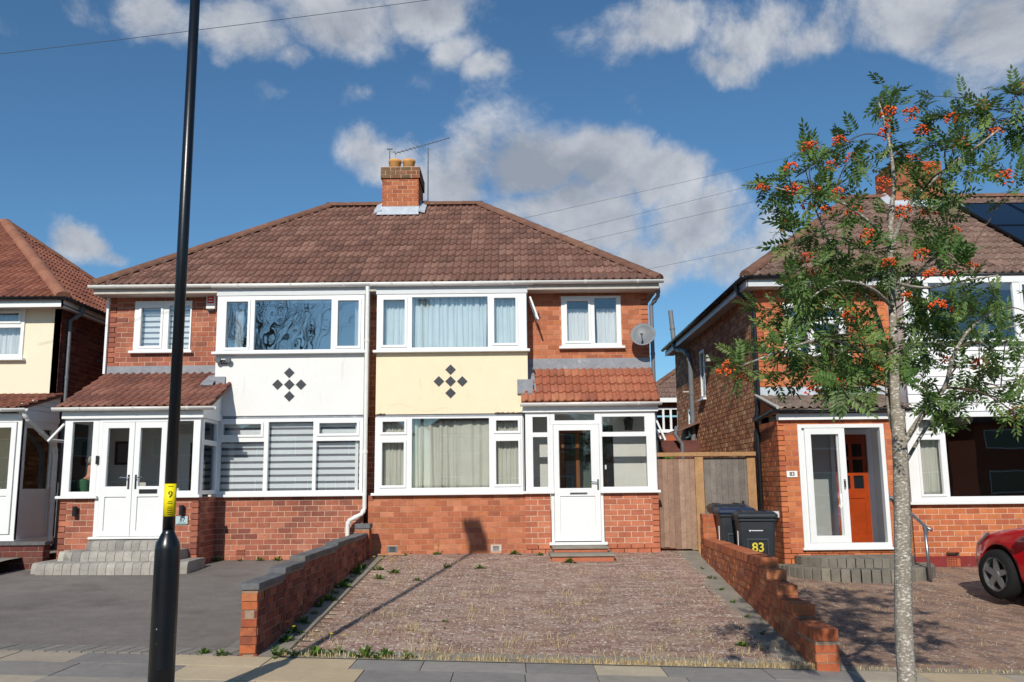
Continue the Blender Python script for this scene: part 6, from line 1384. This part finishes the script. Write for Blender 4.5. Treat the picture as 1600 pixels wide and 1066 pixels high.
for (X, Y, s) in ((-1.85, 12.5, .8), (-1.3, 12.4, .7), (-1.0, 13.5, .8), (-.5, 13.4, .8), (.02, 14.75, 1.0), (.4, 14.6, .7), (.85, 13.9, 1.0), (-.75, 9.9, .6), (-.72, 9.6, .5), (2.2, 9.1, .8), (-.2, 14.8, .5), (-.9, 14.8, .6)): weed('g' if s > .6 else 's', X, Y, s, 'small green weed in the joints of the block drive', 'weeds in the block drive')
for i in range(6): weed('s', 2.55+.042*(i*.8)+.0, 9.6+i*.75, random.uniform(.5, 1.0), 'small green weed at the foot of the orange brick wall', 'weeds along the orange wall')
for (X, s) in ((-4.75, .9), (-4.4, .6), (-4.1, .8), (-3.8, .9), (-3.3, .6), (-4.82, .7)): weed('g', X, 14.78, s, 'green weed on the tarmac under the blind-covered bay', 'weeds under the bay')
for (X, Y) in ((-2.62, 8.36), (-2.8, 8.38)): weed('g', X, Y, .8, 'dusty green weed by the sett edging of the tarmac drive', 'weeds by the sett edging')
# strip of timber and scraps
mb = MB(); mb.prism([Vector((-2.2, 14.72, .53)), Vector((-1.75, 14.66, .53)), Vector((-1.75, 14.69, .53)), Vector((-2.2, 14.78, .53))], (0, 0, .02)); o = mb.build('wood_offcut', 'fence_post', None); one(o, 'pale timber offcut lying at the foot of the brick wall', 'timber')

# ================================================================== across the street (seen in the window reflections)
def opposite(x, lab, w=9.0):
    t = thing('opposite_house', lab, 'house', (x, -24, 0), 'houses across the street'); f = Fr((x, -23, 0), (-1, 0, 0), (0, 0, 1), (0, 1, 0)); hw = w/2
    holes = [(-hw+.6, -hw+3.0, .9, 2.2), (hw-3.0, hw-.6, .9, 2.2), (-hw+.6, -hw+3.0, 3.5, 4.6), (hw-3.0, hw-.6, 3.5, 4.6), (-.9, -.2, 0, 2.1), (.2, .9, 0, 2.1)]
    mb = MB(); mb.panel(f, -hw, hw, -.8, 5, holes, -.2, 0); mb.b(x-hw, x-hw+.2, -30, -23.2, -.8, 5); mb.b(x+hw-.2, x+hw, -30, -23.2, -.8, 5); mb.b(x-hw, x+hw, -30.2, -30, -.8, 5); mb.build('wall', 'brick_far', t)
    for i, h_ in enumerate(holes):
        mb = MB(); mb.panel(f, h_[0], h_[1], h_[2], h_[3], [(h_[0]+.08, h_[1]-.08, h_[2]+.08, h_[3]-.08)], -.1, -.03); o_ = mb.build('window' if i < 4 else 'door', 'upvc', t)
        mb = MB(); mb.box(f, h_[0]+.08, h_[1]-.08, h_[2]+.08, h_[3]-.08, -.08, -.07); mb.build('pane', 'car_glass', o_)
    A, B_, C_, D_, E_, G_ = [Vector(p) for p in ((x-hw-.3, -22.7, 5), (x+hw+.3, -22.7, 5), (x+hw+.3, -30.5, 5), (x-hw-.3, -30.5, 5), (x-hw+3.2, -26.6, 7.6), (x+hw-3.2, -26.6, 7.6))]
    mb = MB(); mb.quad([A, B_, G_, E_]); mb.quad([B_, C_, G_]); mb.quad([C_, D_, E_, G_]); mb.quad([D_, A, E_]); mb.build('roof', 'tile_brown', t)
for x, lab in ((-22, 'brick semi across the street behind the bare tree'), (-11.2, 'brick semi across the street facing the cream panel'), (-.4, 'brick semi across the street facing the white bay'), (10.4, 'brick semi across the street facing the rowan'), (21, 'brick semi across the street beyond the rowan'), (31.6, 'brick semi across the street beyond the red car'), (42.3, 'brick semi at the far end of the row across the street'), (-32.6, 'brick semi across the street beyond the cream house')): opposite(x, lab)
BT = thing('bare_tree', 'tall bare tree across the street mirrored in the upper bay window', 'tree', (-12.6, -17.5, 0)); tb = MB(); rt = random.Random(5)
def grow(p, d, L_, r, depth):
    pts = [p]; q = p; dd = d
    for k in range(4): dd = (dd+Vector((rt.gauss(0, .12), rt.gauss(0, .12), rt.gauss(.03, .08)))).normalized(); q = q+dd*L_/4; pts.append(q)
    tb.tube(pts, [r+(r*.6-r)*i/4 for i in range(5)], 6 if depth > 2 else 4, False)
    if depth == 0: return
    for k in range(rt.choice((2, 3, 3))):
        ax = Vector((rt.gauss(0, 1), rt.gauss(0, 1), rt.gauss(0, .4))).normalized(); nd = (dd+ax*rt.uniform(.35, .75)).normalized(); grow(pts[rt.choice((2, 3, 4, 4))], nd, L_*rt.uniform(.62, .85), r*.58, depth-1)
for k in range(4): grow(Vector((-12.6, -17.5, 3.2)), Vector((rt.gauss(0, .35), rt.gauss(0, .35), 1)).normalized(), 3.6, .11, 6)
tb.build('crown', 'tree_bark', BT, kind='stuff'); mb = MB(); mb.tube([(-12.6, -17.5, -.2), (-12.6, -17.5, 1.5), (-12.6, -17.5, 3.3)], [.26, .2, .17], 12); mb.build('trunk', 'tree_bark', BT, True)
